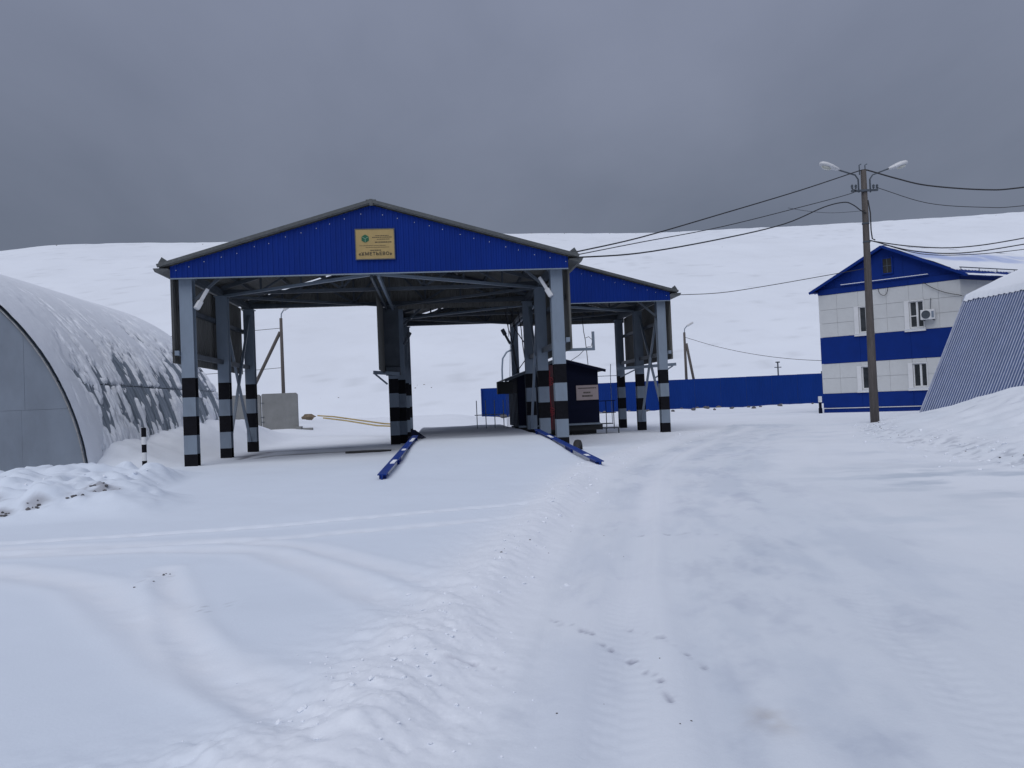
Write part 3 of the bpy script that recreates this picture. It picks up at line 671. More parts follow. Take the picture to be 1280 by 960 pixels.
T = thing('cabin_sign', 'small pinkish plate with dark print on the front wall of the navy cabin', 'sign', (6.73, 35.47, 1.91))
MB().box(-.50, .50, -.02, 0, -.33, .33).build('plate', PLATE, T)
b = MB(); dashes(b, -.42, .42, .20, .045, -.025); dashes(b, -.18, .16, .0, .07, -.025); dashes(b, -.24, .25, -.15, .075, -.025); b.build('small_print', INK, T)
# red fire stand next to the cabin
T = thing('fire_stand', 'dark red upright board with two bright red valve wheels between right columns and cabin', 'fire equipment', (4.86, 34.2, 0))
MB().box(-.20, .22, 0, .10, .35, 3.15).build('board', RED, T)
for z in (2.45, 1.15):
    m = MB(); 
    for k in range(4):
        a = k*PI/4+.3; m.beam((math.cos(a)*.20, -.06, z+math.sin(a)*.20), (-math.cos(a)*.20, -.06, z-math.sin(a)*.20), .03, .03)
    m.tube([(math.cos(a)*.17, -.06, z+math.sin(a)*.17) for a in np.linspace(0, 2*PI, 15)], .016, 5); m.build('valve_wheel', RED2, T)
m = MB(); m.tube([(.0, -.04, .4), (.05, -.05, 1.1), (-.03, -.05, 1.9), (.02, -.04, 2.9)], .018, 6); m.build('red_pipe', RED2, T)
# cables bundled from the roof down to the cabin
CL = ['leftmost dark cable hanging from canopy roof to cabin', 'second cable from the left hanging from canopy roof to cabin', 'third cable from the left hanging from canopy roof to cabin', 'rightmost dark cable hanging beside the rear column down to the cabin']
for i, (xa, xm, xb) in enumerate(((3.05, 3.35, 3.55), (3.35, 3.3, 3.6), (3.6, 3.75, 3.5), (3.3, 3.9, 4.0))):
    m = MB(); m.tube([(xa, 34.0, 5.5), (xa+.1, 34.0, 4.8), (xm, 34.0, 4.0), (xm+.08, 34.1, 3.4), (xb, 34.8, 2.9)], .022, 5)
    tag(m.build('hanging_cable', BLKW), CL[i], 'cable', 'cables bundled left of the cabin')
m = MB(); m.tube([(7.12, 38, 5.6), (7.16, 38, 4.9), (7.22, 38, 4.5), (7.27, 38, 3.9), (7.32, 38, 3.0)], .018, 5)
m.tube([(7.2, 37.98, 4.55), (7.4, 38, 4.62), (7.58, 38, 4.45), (7.5, 38, 4.15), (7.28, 38, 4.12), (6.9, 38, 3.75), (6.0, 38, 3.2), (5.6, 38, 3.05)], .014, 5)
tag(m.build('looped_cable', BLKW), 'thin dark cable with a loop hanging behind the cabin roof', 'cable')
m = MB(); m.tube([(8.82, 40, .3), (8.82, 40, 2.8), (8.86, 40, 3.35)], .018, 5); m.tube([(7.6, 40, 2.75), (9.4, 40, 2.75)], .015, 5)
tag(m.build('antenna_mast', GREYP), 'thin antenna mast right of the navy cabin', 'antenna')

# ------------------------------------------------------------------ fence
F = thing('blue_fence', 'long solid blue metal fence behind the canopies, ending at the two-storey building', 'fence', (4.05, 73, 0))
x = 0; i = 0
while x < 36.0:
    x2 = min(x+2.5, 36.2); zt = 3.0+.16*min(1, x/32)+(.22 if x > 31.5 else 0)
    us, pf = trap(x+.01, x2-.01, .25, .02)
    sheet(lambda u, v, q: (u, -q, v), us, pf, lambda u: .12, lambda u, zt=zt: zt, 'fence_panel', [BLUE2, BLUE2], F)
    MB().box(x-.04, x+.04, .03, .11, 0, zt-.03).build('fence_post', DGREY, F)
    x = x2; i += 1
MB().box(-.03, .03, -.25, .0, .2, 3.0).build('end_plate', BLUE2, F)
for z in (.9, 2.4): MB().box(.05, 36.1, .012, .05, z-.03, z+.03).build('fence_rail', DGREY, F)
T = thing('gate_post', 'short pole with a crosspiece rising behind the blue fence', 'post', (34.44, 78, 0)); m = MB(); m.tube([(0, 0, .2), (0, 0, 4.6)], .07, 6); m.build('shaft', DGREY, T)
MB().box(-.35, .35, -.05, .05, 4.0, 4.08).build('crosspiece', DGREY, T); MB().box(-.2, .2, -.08, .08, 4.5, 4.62).build('cap', DGREY, T)
T = thing('marker_post', 'short white and blue post standing at the left corner of the two-storey building', 'post', (25.8, 52, 0))
m = MB(); m.box(-.09, .09, -.09, .09, 0, .35, 0); m.box(-.09, .09, -.09, .09, .75, 1.15, 1); m.box(-.07, .07, -.07, .07, .35, .75, 0); m.build('shaft', [NAVY, WHITEF], T)

# ------------------------------------------------------------------ concrete slabs, hose, rock
for j, (xa, xb, zt, yy, lb) in enumerate(((-12.35, -9.85, 2.95, 58, 'grey concrete slab standing on edge, the right one with the free end'), (-15.4, -12.42, 2.92, 58.05, 'grey concrete slab standing on edge, partly behind the left canopy columns'))):
    T = thing('concrete_slab', lb, 'concrete slab', ((xa+xb)/2, yy, 0), group='concrete slabs beyond the near canopy'); h_ = (xb-xa)/2
    m = MB(); m.prism([(-h_, .2), (h_, .2), (h_, zt-.12), (h_-.12, zt), (-h_+.06, zt), (-h_, zt-.06)], 0, .22); m.build('slab', CONC, T, bevel=.02)
    m = MB(); 
    for z in (.95, 1.3, 2.3): m.tube([(-h_-.1, -.03, z), (-h_+.16, -.03, z)], .025, 5)
    m.build('lifting_loops', DGREY, T)
    if j == 0:
        m = MB(); m.box(h_-.15, h_+.25, -.3, .3, .0, .55); m.box(h_+.3, h_+1.0, -.2, .2, .05, .42); m.build('foot', CONC, T, bevel=.03)
def blob(name, c, r, m_, parent=None, seed=0, sub=2, sq=(1, 1, 1), am=.25):
    bm = bmesh.new(); bmesh.ops.create_icosphere(bm, subdivisions=sub, radius=1); rn = random.Random(seed); off = rn.random()*50
    from mathutils import noise
    for v in bm.verts:
        n = noise.noise(v.co*1.3+Vector((off, 0, 0)))*am+noise.noise(v.co*3.1+Vector((off, 7, 0)))*am*.4
        v.co = Vector((v.co.x*sq[0], v.co.y*sq[1], v.co.z*sq[2]))*(1+n)*r
    me = bpy.data.meshes.new(name); bm.to_mesh(me); bm.free(); o = finish(name, me, m_, parent, smooth=False); o.location = c; return o
tag(blob('rock', (-7.9, 50, 1.25), .38, ROCK, seed=3, sq=(1.1, .6, .5), am=.6), 'brown rock in the snow right of the concrete slabs', 'rock')
m = MB(); m.tube([(-7.3, 49.9, 1.30), (-6.2, 49, 1.2), (-4.6, 47.5, .95), (-3.0, 45.5, .72), (-1.6, 44.6, .62)], .045, 6); m.tube([(-6.9, 49.4, 1.15), (-5.4, 47.9, .95), (-3.4, 45.6, .62), (-1.5, 44.2, .5)], .045, 6)
tag(m.build('yellow_hose', YHOSE), 'two yellowish pipes lying over the snow right of the brown rock', 'pipe')

# ------------------------------------------------------------------ poles
def bollard():
    T = thing('striped_bollard', 'slim black and white striped post in the snow left of the near canopy', 'bollard', (-7.75, 22.0, 0))
    m = MB(); z = -.2
    for z0, z1, k in ((-.2, .28, 1), (.28, .47, 1), (.19+.28, .47+.22, 0), (.69, .90, 1), (.90, 1.10, 0), (1.10, 1.34, 1)): 
        m.lathe([(.062, z0), (.062, z1)], n=12, mi=(1 if k else 0))
    m.lathe([(.062, 1.34), (0, 1.35)], n=12, mi=1); m.build('shaft', [WHITEF, BLACKP], T, smooth=False)
bollard()
UP = thing('utility_pole', 'tall brown utility pole with two street lamps standing on the snow bank', 'utility pole', (19.88, 34.9, 0))
m = MB(); m.tube([(0, 0, -.3), (0, 0, 3), (.02, 0, 6), (.05, 0, 9), (.07, 0, 11.6)], .20, 10, r1=.125); m.build('shaft', WOOD, UP, smooth=True)
m = MB(); m.beam((-.62, -.12, 10.62), (.65, -.12, 10.66), .09, .09); m.build('cross_arm', DGREY, UP)
for x in (-.58, -.40, .45, .62):
    m = MB(); m.tube([(x, -.12, 10.66), (x, -.12, 10.82)], .02, 5); m.lathe([(.02, .1), (.06, .12), (.045, .18), (.065, .22), (.03, .28), (0, .28)], c=(x, -.12, 10.64), n=8); m.build('insulator', DGREY, UP)
for x in (-.12, .16):
    m = MB(); m.tube([(x, 0, 11.4), (x, 0, 11.85), (x+.1, 0, 11.9)], .025, 5); m.build('hook', DGREY, UP)
for s in (-1, 1):
    m = MB(); m.tube([(s*.28, -.14, 10.55), (s*.28, -.14, 11.15), (s*.42, -.15, 11.35), (s*1.25, -.18, 11.62+.02*s)], .035, 6); A = m.build('lamp_arm', DGREY, UP, smooth=True)
    bm_ = MB(); n = 12; secs = [(0, .07, .06), (.12, .10, .09), (.22, .13, .10), (.40, .19, .13), (.68, .21, .15), (.88, .18, .12), (.97, .08, .06)]
    vs = []; 
    for l, wv, hv in secs:
        for k in range(n):
            a = 2*PI*k/n; vs.append((l, math.cos(a)*wv, math.sin(a)*hv*(1 if math.sin(a) > 0 else .75)))
    fs = [(i*n+k, i*n+(k+1) % n, (i+1)*n+(k+1) % n, (i+1)*n+k) for i in range(len(secs)-1) for k in range(n)]+[tuple(range(n-1, -1, -1)), tuple((len(secs)-1)*n+k for k in range(n))]
    bm_.add(vs, fs); H = bm_.build('lamp_head', LAMPW, UP, smooth=True)
    H.matrix_local = Matrix.Translation((s*1.18, -.18, 11.60)) @ Matrix.Rotation(0 if s > 0 else PI, 4, 'Z') @ Matrix.Rotation(-.32, 4, 'Y')
    g = MB(); g.lathe([(0, -.09), (.10, -.08), (.14, -.03), (.15, 0)], n=12); G_ = g.build('lamp_glass', LAMPG, H, smooth=True); G_.location = (.62, 0, -.09); G_.scale = (1.6, 1, 1)
for z in (9.1, 8.25): 
    m = MB(); m.lathe([(.155, 0), (.165, .02), (.165, .06), (.155, .08)], n=12, c=(.05, 0, z)); m.build('clamp_band', DGREY, UP)
m = MB(); m.tube([(.16, -.10, 10.2), (.22, -.14, 9.6), (.20, -.16, 8.8), (.24, -.16, 8.4), (.38, -.14, 8.35)], .03, 5); m.build('down_cable', BLKW, UP)
def wire(pts, r, label, grp=None, m_=BLKW):
    # smooth through the points (Catmull-Rom)
    P = [Vector(p) for p in pts]; out_ = []
    P = [P[0]*2-P[1]]+P+[P[-1]*2-P[-2]]
    for i in range(1, len(P)-2):
        for k in range(6):
            t_ = k/6; a, b2, c, d = P[i-1], P[i], P[i+1], P[i+2]
            out_.append(.5*((2*b2)+(-a+c)*t_+(2*a-5*b2+4*c-d)*t_**2+(-a+3*b2-3*c+d)*t_**3))
    out_.append(P[-2]); mb = MB(); mb.tube(out_, r, 5); return tag(mb.build('overhead_wire', m_, smooth=True), label, 'wire', grp)
def sagged(a, b, s, n=8): return [tuple(p) for p in path3(a, b, n, s)]
PX, PY = 19.88, 34.9
wire([(19.9, 34.9, 11.6), (19.56, 34.7, 11.51), (15.54, 32.15, 10.01), (10.94, 29.24, 8.39), (7.17, 26.85, 7.09), (4.4, 25.1, 6.28)], .024, 'thick black wire from the top of the utility pole down to the near canopy corner')
wire([(19.3, 34.78, 10.75), (19.12, 34.42, 10.45), (15.49, 32.12, 9.29), (10.91, 29.22, 7.9), (7.16, 26.85, 6.92), (4.4, 25.2, 6.2)], .016, 'thin wire from the crossarm down to the near canopy corner')
wire([(19.9, 34.75, 9.6), (19.64, 34.75, 9.72), (19.08, 34.39, 9.9), (18.45, 33.99, 9.92), (17.05, 33.11, 9.51), (14.45, 31.47, 8.45), (10.88, 29.2, 7.44), (7.14, 26.84, 6.55), (4.4, 25.15, 6.14)], .026, 'black wire bowing up from the utility pole then sagging to the near canopy corner')
wire([(19.9, 34.8, 9.75), (19.52, 34.67, 9.67), (17.57, 33.44, 9.33), (15.99, 32.43, 9.19), (14.75, 31.65, 9.16)], .009, 'hair-thin wire leaving the utility pole to the left below the crossarm')
wire([(19.95, 34.9, 11.62), (20.14, 34.83, 11.58), (21.27, 34.5, 11.1), (22.55, 34.14, 10.65), (24.77, 33.5, 10.25), (26.34, 33.05, 10.21), (31, 31.7, 10.5), (38, 29.7, 11.2), (46, 27.4, 12.4)], .034, 'thick black wire from the top of the utility pole to the right edge')
wire([(20.45, 34.78, 10.78), (22.51, 34.15, 9.85), (24.73, 33.51, 9.46), (26.3, 33.06, 9.39), (31, 31.7, 9.6), (38, 29.7, 10.3), (46, 27.4, 11.4)], .016, 'thin wire from the crossarm of the utility pole to the right edge')
for r_, lb, pp in ((.026, 'upper', [(21.77, 34.36, 7.94), (23.7, 33.81, 7.74), (26.23, 33.08, 7.95), (31, 31.7, 8.7), (40, 29.1, 10.6)]),
                   (.026, 'middle', [(21.76, 34.36, 7.74), (23.68, 33.81, 7.48), (26.22, 33.09, 7.68), (31, 31.7, 8.3), (40, 29.1, 10.2)]),
                   (.018, 'lowest', [(22.08, 34.27, 7.58), (24.0, 33.72, 7.39), (26.21, 33.09, 7.45), (31, 31.7, 7.8), (40, 29.1, 9.2)])):
    wire([(20.0, 34.84, 8.36), (20.2, 34.80, 8.30)]+pp, r_, lb+' of the three cables from mid-height of the utility pole past the blue roof')
wire([(19.93, 34.9, 7.09), (18.12, 34.77, 6.82), (14.98, 34.53, 6.36), (12.68, 34.36, 6.08), (10.5, 34.2, 6.02)], .016, 'single thin wire from mid-pole to the right corner of the farther canopy')
# far poles
def far_pole(loc, h, brace, label, lamp=True, r=.16):
    T = thing('braced_pole', label, 'pole', loc); m = MB(); m.tube([(0, 0, -.2), (0, 0, h)], r, 8, r1=r*.75); m.build('shaft', WOOD, T, smooth=True)
    m = MB(); m.tube([(brace[0], 0, 0), (brace[1], 0, h*brace[2])], r*.85, 7); m.build('brace', WOOD, T, smooth=True)
    m = MB(); m.tube([(0, 0, h-.3), (.05, 0, h+.35), (.35, -.2, h+.75)], .05, 6); m.build('lamp_arm', GREYP, T)
    m = MB(); m.beam((.28, -.2, h+.62), (.85, -.35, h+.95), .30, .20); m.build('lamp_head', LAMPW if lamp else GREYP, T, bevel=.05)
    return T
far_pole((-12.3, 66, 0), 9.2, (-4.2, -.1, .88), 'brown wooden pole with a slanting brace and small lamp behind the concrete slabs')
far_pole((24.9, 78, 0), 7.9, (1.25, .15, .86), 'slim pole with a steep brace and small lamp behind the blue fence')
wire(sagged((-12.3, 66, 8.4), (-40, 60, 8.2), .6), .022, 'upper wire leading left from the pole behind the concrete slabs')
wire(sagged((-12.3, 66, 5.2), (-40, 60, 5.0), .5), .020, 'lower wire leading left from the pole behind the concrete slabs')
wire(sagged((25, 78, 7.4), (38, 58, 4.0), 1.3), .022, 'thin wire from the pole behind the blue fence towards the building')
T = thing('street_lamp', 'thin curved lamp post seen above the left end of the blue fence', 'street lamp', (6.2, 75.5, 0))
m = MB(); m.tube([(0, 0, 0), (.05, 0, 4.8), (.15, 0, 5.8), (.55, 0, 6.4), (1.0, 0, 6.6)], .09, 6); m.build('shaft', GREYP, T, smooth=True)
m = MB(); m.beam((.9, 0, 6.5), (1.6, 0, 6.95), .35, .22); m.build('lamp_head', GREYP, T, bevel=.05)

# ------------------------------------------------------------------ two-storey building
BLEN, BW = 20.0, 8.75
Bd = thing('two_storey_building', 'two-storey white and blue panelled building with a gabled roof behind the utility pole', 'building', (26.45, 52.83, 0), math.atan2(-.72803, .68554))
wins = [(2.62, 3.50, 5.30, 7.0), (5.75, 6.60, 5.31, 7.0), (2.62, 3.50, 1.53, 3.02), (5.79, 6.62, 1.53, 3.02)]
MB().box(.08, BW-.08, .12, BLEN, 0, 8.4).build('wall', WHITEP, Bd)
def panel_row(z0, z1, m_, xs_, y=.0, nm='wall_panel', skip=True):
    for xa, xb in zip(xs_[:-1], xs_[1:]):
        segs = [(xa+.008, xb-.008, z0+.008, z1-.008)]
        for (wx0, wx1, wz0, wz1) in wins:
            ns = []
            for (a, b2, c, d) in segs:
                if wx0 >= b2 or wx1 <= a or wz0 >= d or wz1 <= c: ns.append((a, b2, c, d)); continue
                if a < wx0: ns.append((a, wx0, c, d))
                if b2 > wx1: ns.append((wx1, b2, c, d))
                lo_, hi_ = max(a, wx0), min(b2, wx1)
                if c < wz0: ns.append((lo_, hi_, c, wz0))
                if d > wz1: ns.append((lo_, hi_, wz1, d))
            segs = ns
        for (a, b2, c, d) in segs:
            if b2-a > .04 and d-c > .04:
                MB().box(a, b2, y+random.uniform(-.003, .003), .115, c, d).build(nm, m_, Bd)
cols_ = [.0, 1.22, 2.62, 3.50, 4.40, 5.77, 6.61, 7.50, BW]
panel_row(7.03, 8.06, WHITEP, cols_); panel_row(6.10, 7.03, WHITEP, cols_); panel_row(5.16, 6.10, WHITEP, cols_)
panel_row(2.33, 3.34, WHITEP, cols_); panel_row(1.30, 2.33, WHITEP, cols_)
bc = [0, 2.62, 5.77, BW]
panel_row(3.34, 5.16, BLUE3, bc, -.02, 'band_panel'); panel_row(.32, 1.30, BLUE3, bc, -.02, 'band_panel')
panel_row(8.06, 8.46, BLUE3, bc, -.03, 'band_panel')
MB().box(.0, BW, -.08, .10, .27, .315).build('plinth_ledge', WHITEF, Bd); MB().box(.02, BW-.02, .0, .11, -.2, .27).build('plinth', BLUE3, Bd)
MB().box(1.6, 7.0, -.20, -.04, 8.60, 8.63).build('snow_ledge', SNOW, Bd)
# right side wall
def side_panels(z0, z1, m_, xo, nm):
    k = .03
    while k < BLEN-.1:
        k1 = min(k+1.4, BLEN-.02); MB().box(BW-.075, BW+xo+random.uniform(-.003, .003), k+.008, k1-.008, z0+.008, z1-.008).build(nm, m_, Bd); k = k1
for z0, z1 in ((7.03, 8.06), (6.1, 7.03), (5.16, 6.1), (2.33, 3.34), (1.3, 2.33)): side_panels(z0, z1, WHITEP, .0, 'wall_panel')
for z0, z1 in ((3.34, 5.16), (.0, 1.3), (8.06, 8.46)): side_panels(z0, z1, BLUE3, .02, 'band_panel')
# windows
for i, (xa, xb, za, zb_) in enumerate(wins):
    m = MB()
    m.box(xa-.28, xa, -.06, -.012-.02, za-.1, zb_+.06); m.box(xb, xb+.04, -.06, -.012-.02, za-.1, zb_+.06); m.box(xa-.30, xb+.10, -.12, -.03, za-.24, za-.10); m.box(xa, xb, -.06, -.0321, zb_, zb_+.06)
    Wn = m.build('window', WHITEF, Bd)
    m = MB(); t_ = .06
    m.box(xa+.002, xa+t_, .03, .09, za, zb_); m.box(xb-t_, xb-.002, .03, .09, za, zb_); m.box(xa+t_, xb-t_, .03, .09, zb_-t_, zb_-.002); m.box(xa+t_, xb-t_, .03, .09, za+.002, za+t_)
    xm = (xa+xb)/2+.03; m.box(xm-.05, xm+.05, .025, .09, za+t_, zb_-t_)
    if i == 1: m.box(xa+t_, xm-.05, .03, .085, za+.72, za+.78)
    m.build('frame', WHITEF, Wn)
    for (a, b2) in ((xa+t_, xm-.05), (xm+.05, xb-t_)): 
        MB().box(a, b2, .075, .085, za+t_, zb_-t_).build('pane', GLASS, Wn)
    MB().box(xa-.29, xb+.10, -.14, -.02, za-.095, za-.07).build('sill_snow', SNOW, Wn)
# pediment, attic window, roof
zp, ze = 10.78, 8.46; xm = 4.37
MB().prism([(.0, ze), (BW, ze), (xm, zp-.12)], .05, .14).build('gable_wall', BLUE3, Bd)
for k in range(1, 8):
    x = BW*k/8; zt = ze+(zp-.12-ze)*(x/xm if x < xm else (BW-x)/(BW-xm)); MB().box(x-.012, x+.012, .035, .049, ze, zt-.03).build('gable_seam', BLUE3, Bd)
m = MB(); m.box(4.22, 4.30, -.03, .05, 8.95, 10.05); m.box(4.84, 4.92, -.03, .05, 8.95, 10.05); m.box(4.30, 4.84, -.03, .05, 9.97, 10.05); m.box(4.30, 4.84, -.03, .05, 8.95, 9.03); Aw = m.build('attic_window', BLUE3, Bd)
MB().box(4.30, 4.84, .0, .03, 9.03, 9.97).build('pane', DARK, Aw)
m = MB(); m.box(4.55, 4.59, -.015, .0, 9.03, 9.97); m.box(4.30, 4.84, -.014, -.001, 9.48, 9.52); m.build('glazing_bar', DGREY, Aw)
OH = .48; slo = (zp-ze-.05)/(xm)
for s in (-1, 1):
    half = xm if s < 0 else BW-xm
    zE = zp - slo*(half+OH)
    k = -.35
    while k < BLEN+.3:
        k1 = min(k+1.1, BLEN+.35); us, pf = trap(k, k1, .275, .03)
        sheet(lambda u, v, q, s=s: (xm+s*v, u, zp-slo*v+q-.02), us, pf, lambda u: 0.0, lambda u, half=half: half+OH, 'roof_sheet', [BLUE3, BLUE3], Bd); k = k1
    m = MB(); m.beam((xm, -.37, zp-.02), (xm+s*(half+OH), -.37, zE-.02), .05, .17); m.build('verge_board', BLUE3, Bd)
    m = MB(); m.box(min(xm+s*half, xm+s*(half+OH)), max(xm+s*half, xm+s*(half+OH)), -.35, BLEN+.3, zE-.02+.0, zE+.0); m.build('soffit', BLUE3, Bd)
# roof snow with a bare strip near the eave
vv = np.linspace(0, 1, 26); uu = np.linspace(.05, BLEN, 90); U, V = np.meshgrid(uu, vv)
for s in (-1, 1):
    half = (xm if s < 0 else BW-xm)+OH; thick = .09+.06*fbm(U*.8, V*5, 160+s, 3)-.26*sstep(.80, .86, V+.05*fbm(U*1.3, V*2, 163, 3))*(1-sstep(.90, .94, V)) - .06*sstep(.95, 1.0, V)
    X_ = xm+s*V*(half-.03); Z_ = zp-slo*V*half+thick; i4 = np.arange(25)[:, None]*90+np.arange(89)[None, :]
    o = mesh_np('roof_snow', np.stack([X_.ravel(), U.ravel(), Z_.ravel()], -1), np.stack([i4, i4+1, i4+91, i4+90], -1).reshape(-1, 4), SNOWG, (1-(sstep(.10, .16, V)*(1-sstep(.42, .50, V+.06*fbm(U*.5, V*3, 165, 3)))*sstep(-.5, .2, fbm(U*.5, V*5, 166, 4)))[..., None]*np.array([.45, .38, .16])).reshape(-1, 3)); o.parent = Bd
m = MB(); 
for y in np.arange(.6, BLEN, 1.6): m.tube([(BW-.30, y, 8.62), (BW-.30, y, 8.90)], .02, 5)
m.tube([(BW-.30, .5, 8.88), (BW-.30, BLEN, 8.88)], .035, 5); m.build('snow_guard', DGREY, Bd)
def shear(o, k):
    for ch in o.children:
        if ch.type == 'MESH' and not ch.data.get('sheared'):
            n_ = len(ch.data.vertices); co = np.empty(n_*3, np.float32); ch.data.vertices.foreach_get('co', co); co = co.reshape(-1, 3)
            co[:, 0] += k*np.maximum(co[:, 1], 0); ch.data.vertices.foreach_set('co', co.ravel()); ch.data['sheared'] = 1; ch.data.update()
        shear(ch, k)
shear(Bd, .433)      # the side wall leaves the front at an obtuse angle
AC = thing('air_conditioner', 'white air conditioner unit on the upper wall right of the upstairs window', 'air conditioner', (0, 0, 0), 0)
AC.matrix_world = Bd.matrix_basis @ Matrix.Translation((6.93, -.32, 5.73))
MB().box(-.42, .40, -.14, .14, 0, .62).build('casing', WHITEF, AC, bevel=.02)
m = MB(); m.lathe([(.0, -.155), (.05, -.155), (.05, -.145), (.24, -.143), (.24, -.16), (.26, -.16), (.26, -.14)], c=(-.10, 0, .31), n=18, axis='y'); m.build('fan_grille', DGREY, AC)
MB().box(.22, .36, -.15, -.141, .1, .5).build('side_grille', GREYP, AC)
m = MB(); m.box(-.3, -.26, -.1, .31, -.06, -.005); m.box(.26, .30, -.1, .31, -.06, -.005); m.build('bracket', DGREY, AC)
m = MB(); m.tube([(.1, .2, .62), (.1, .25, 1.0), (.13, .27, 1.35)], .02, 5); m.build('pipe', DGREY, AC)
def bw(pts): return [tuple(Bd.matrix_basis @ Vector(p)) for p in pts]
wire(bw([(3.96, -.1, 8.1), (4.05, -.1, 7.75), (4.29, -.1, 7.58), (4.48, -.1, 7.7), (4.57, -.1, 8.05)]), .018, 'short looped wire hanging below the blue cornice of the building')
wire(bw([(6.68, -.1, 8.12), (7.3, -.1, 7.65), (8.0, -.1, 7.3), (8.82, -.1, 7.04)]), .022, 'wire running down across the white upper wall of the building')

# ------------------------------------------------------------------ arched hangar, left
AX, AZ, AR, AY0, AL = -18.78, -.82, 8.32, 25.0, 17.5
TH0 = math.asin(-AZ/AR)    # angle where the arc meets the ground
AH = thing('arched_hangar', 'grey arched metal hangar half covered with snow at the left edge', 'hangar', (AX, AY0, 0))
def arc_z(x): return AZ + math.sqrt(max(0, AR*AR-x*x))
xf = math.sqrt(AR*AR-AZ*AZ)
def end_panel(xa, xb, za, zb_, y):
    xs_ = np.linspace(xa, xb, 60); tp = [(x, min(zb_, arc_z(x)-.03)) for x in xs_]
    tp = [(x, z) for x, z in tp if z > za+.01]
    if len(tp) < 2: return
    pl = [(tp[0][0], za), (tp[-1][0], za)] + tp[::-1]
    MB().prism(pl, y, y+.04).build('end_panel', HANGW, AH)
edges_lo = [-xf, -6.9, -5.7, -4.2, -2.8, -1.4, 0, 1.4, 2.8, 4.2, 5.4, 6.5, xf]; edges_hi = [-xf, -6.6, -4.9, -3.2, -1.6, 0, 1.6, 3.2, 4.9, 6.6, xf]
for y in (0.0, AL-.04):
    for a, b2 in zip(edges_lo[:-1], edges_lo[1:]): end_panel(a+.003, b2-.003, -.1, 1.974, y+random.uniform(0, .012))
    for a, b2 in zip(edges_hi[:-1], edges_hi[1:]): end_panel(a+.003, b2-.003, 1.98, 5.21, y+random.uniform(0, .012)); end_panel(a+.003, b2-.003, 5.216, 9, y+random.uniform(0, .012))
MB().box(-xf+.05, xf-.05, .045, .08, -.1, .1).build('end_frame', DGREY, AH)
m = MB(); pts = [(AR*math.cos(t_)*1.004, -.05, AZ+AR*math.sin(t_)*1.004) for t_ in np.linspace(TH0, PI-TH0, 60)]
for p, q in zip(pts[:-1], pts[1:]): m.beam(p, q, .035, .05, up=(0, 1, 0))
m.build('arch_rim', mat('rim_tan', (.24, .24, .24), .6, var=.3, scale=6, dirt=.5, dirtcol=(.5, .5, .52)), AH)
thm = math.asin((2.8-AZ)/AR)
for k in range(int(AL)):
    for (ta, tb) in ((TH0, thm-.002), (thm+.002, .95), (.952, PI/2-.001), (PI/2+.001, PI-thm), (PI-thm+.001, PI-TH0)):
        y0_, y1_ = k+.004, k+1-.004
        us = [y0_]; 
        for f in (.0,): pass
        base_ = [0.0, .03, .06, .09, .28, .31, .34, .37, .60, .63, .66, .69, .92, .95, .98]
        us = sorted({round(y0_+b_*.99, 4) for b_ in base_} | {y1_})
        def pf(u, k=k):
            f = u-k
            if f < .07: return .05*min(1, f/.03) if f < .05 else .03
            return .014 if any(abs(f-c_) < .02 for c_ in (.325, .645)) else 0
        sheet(lambda u, v, q: ((AR+q-.01)*math.cos(v), u, AZ+(AR+q-.01)*math.sin(v)), us, pf, lambda u, ta=ta: ta, lambda u, tb=tb: tb, 'shell_sheet', [GALV, GALV], AH, nv=8)
# snow lying on the shell, worn through in streaks
th_ = np.linspace(TH0-.02, 2.2, 420); yy_ = np.linspace(-.10, AL+.06, 640); TH, YY = np.meshgrid(th_, yy_)
zz = AZ+AR*np.sin(TH)
arc = TH*AR
st = 1.25*fbm(YY*2.3-arc*.10, arc*.75, 171, 4) + .75*fbm(YY*6-arc*.3, arc*1.3, 175, 4) + .5*fbm(YY*14, arc*1.6, 178, 3) + .35*(np.abs((YY % 1.0)-.04) < .05)
cov = -.26+1.25*sstep(2.6, 6.2, zz-.05*YY)-.15*sstep(9,13,YY) + 1.35*(1-sstep(.7, 2.3, YY+.5*fbm(YY*1.1, arc*.9, 181, 3))) - .012*YY
cov = cov + .12*(zz > 2.8)
cov = cov + .5*(1-sstep(.3, 1.2, zz-.5*sstep(1, 6, YY)))*.6
seam = np.exp(-((zz-2.8)/.05)**2)*(YY > 3)
val = cov + .95*st - .5*seam
thk = np.clip(.085*np.tanh(val*4.5)+.02, -.03, .13) + .012*fbm(YY*3, arc*3, 185, 3)*(val > 0) + .05*sstep(.6, 1.2, cov)
# low ribs telegraph through thin snow
rr_ = AR+thk
X_ = rr_*np.cos(TH); Z_ = AZ+rr_*np.sin(TH)
nyy, ntt = TH.shape; i5 = np.arange(nyy-1)[:, None]*ntt+np.arange(ntt-1)[None, :]
q5 = np.stack([i5, i5+ntt, i5+ntt+1, i5+1], -1)
keep = (thk[:-1, :-1] > -.025) | (thk[1:, 1:] > -.025)
o = mesh_np('shell_snow', np.stack([X_.ravel(), YY.ravel(), Z_.ravel()], -1), q5[keep].reshape(-1, 4), SNOW); o.parent = AH

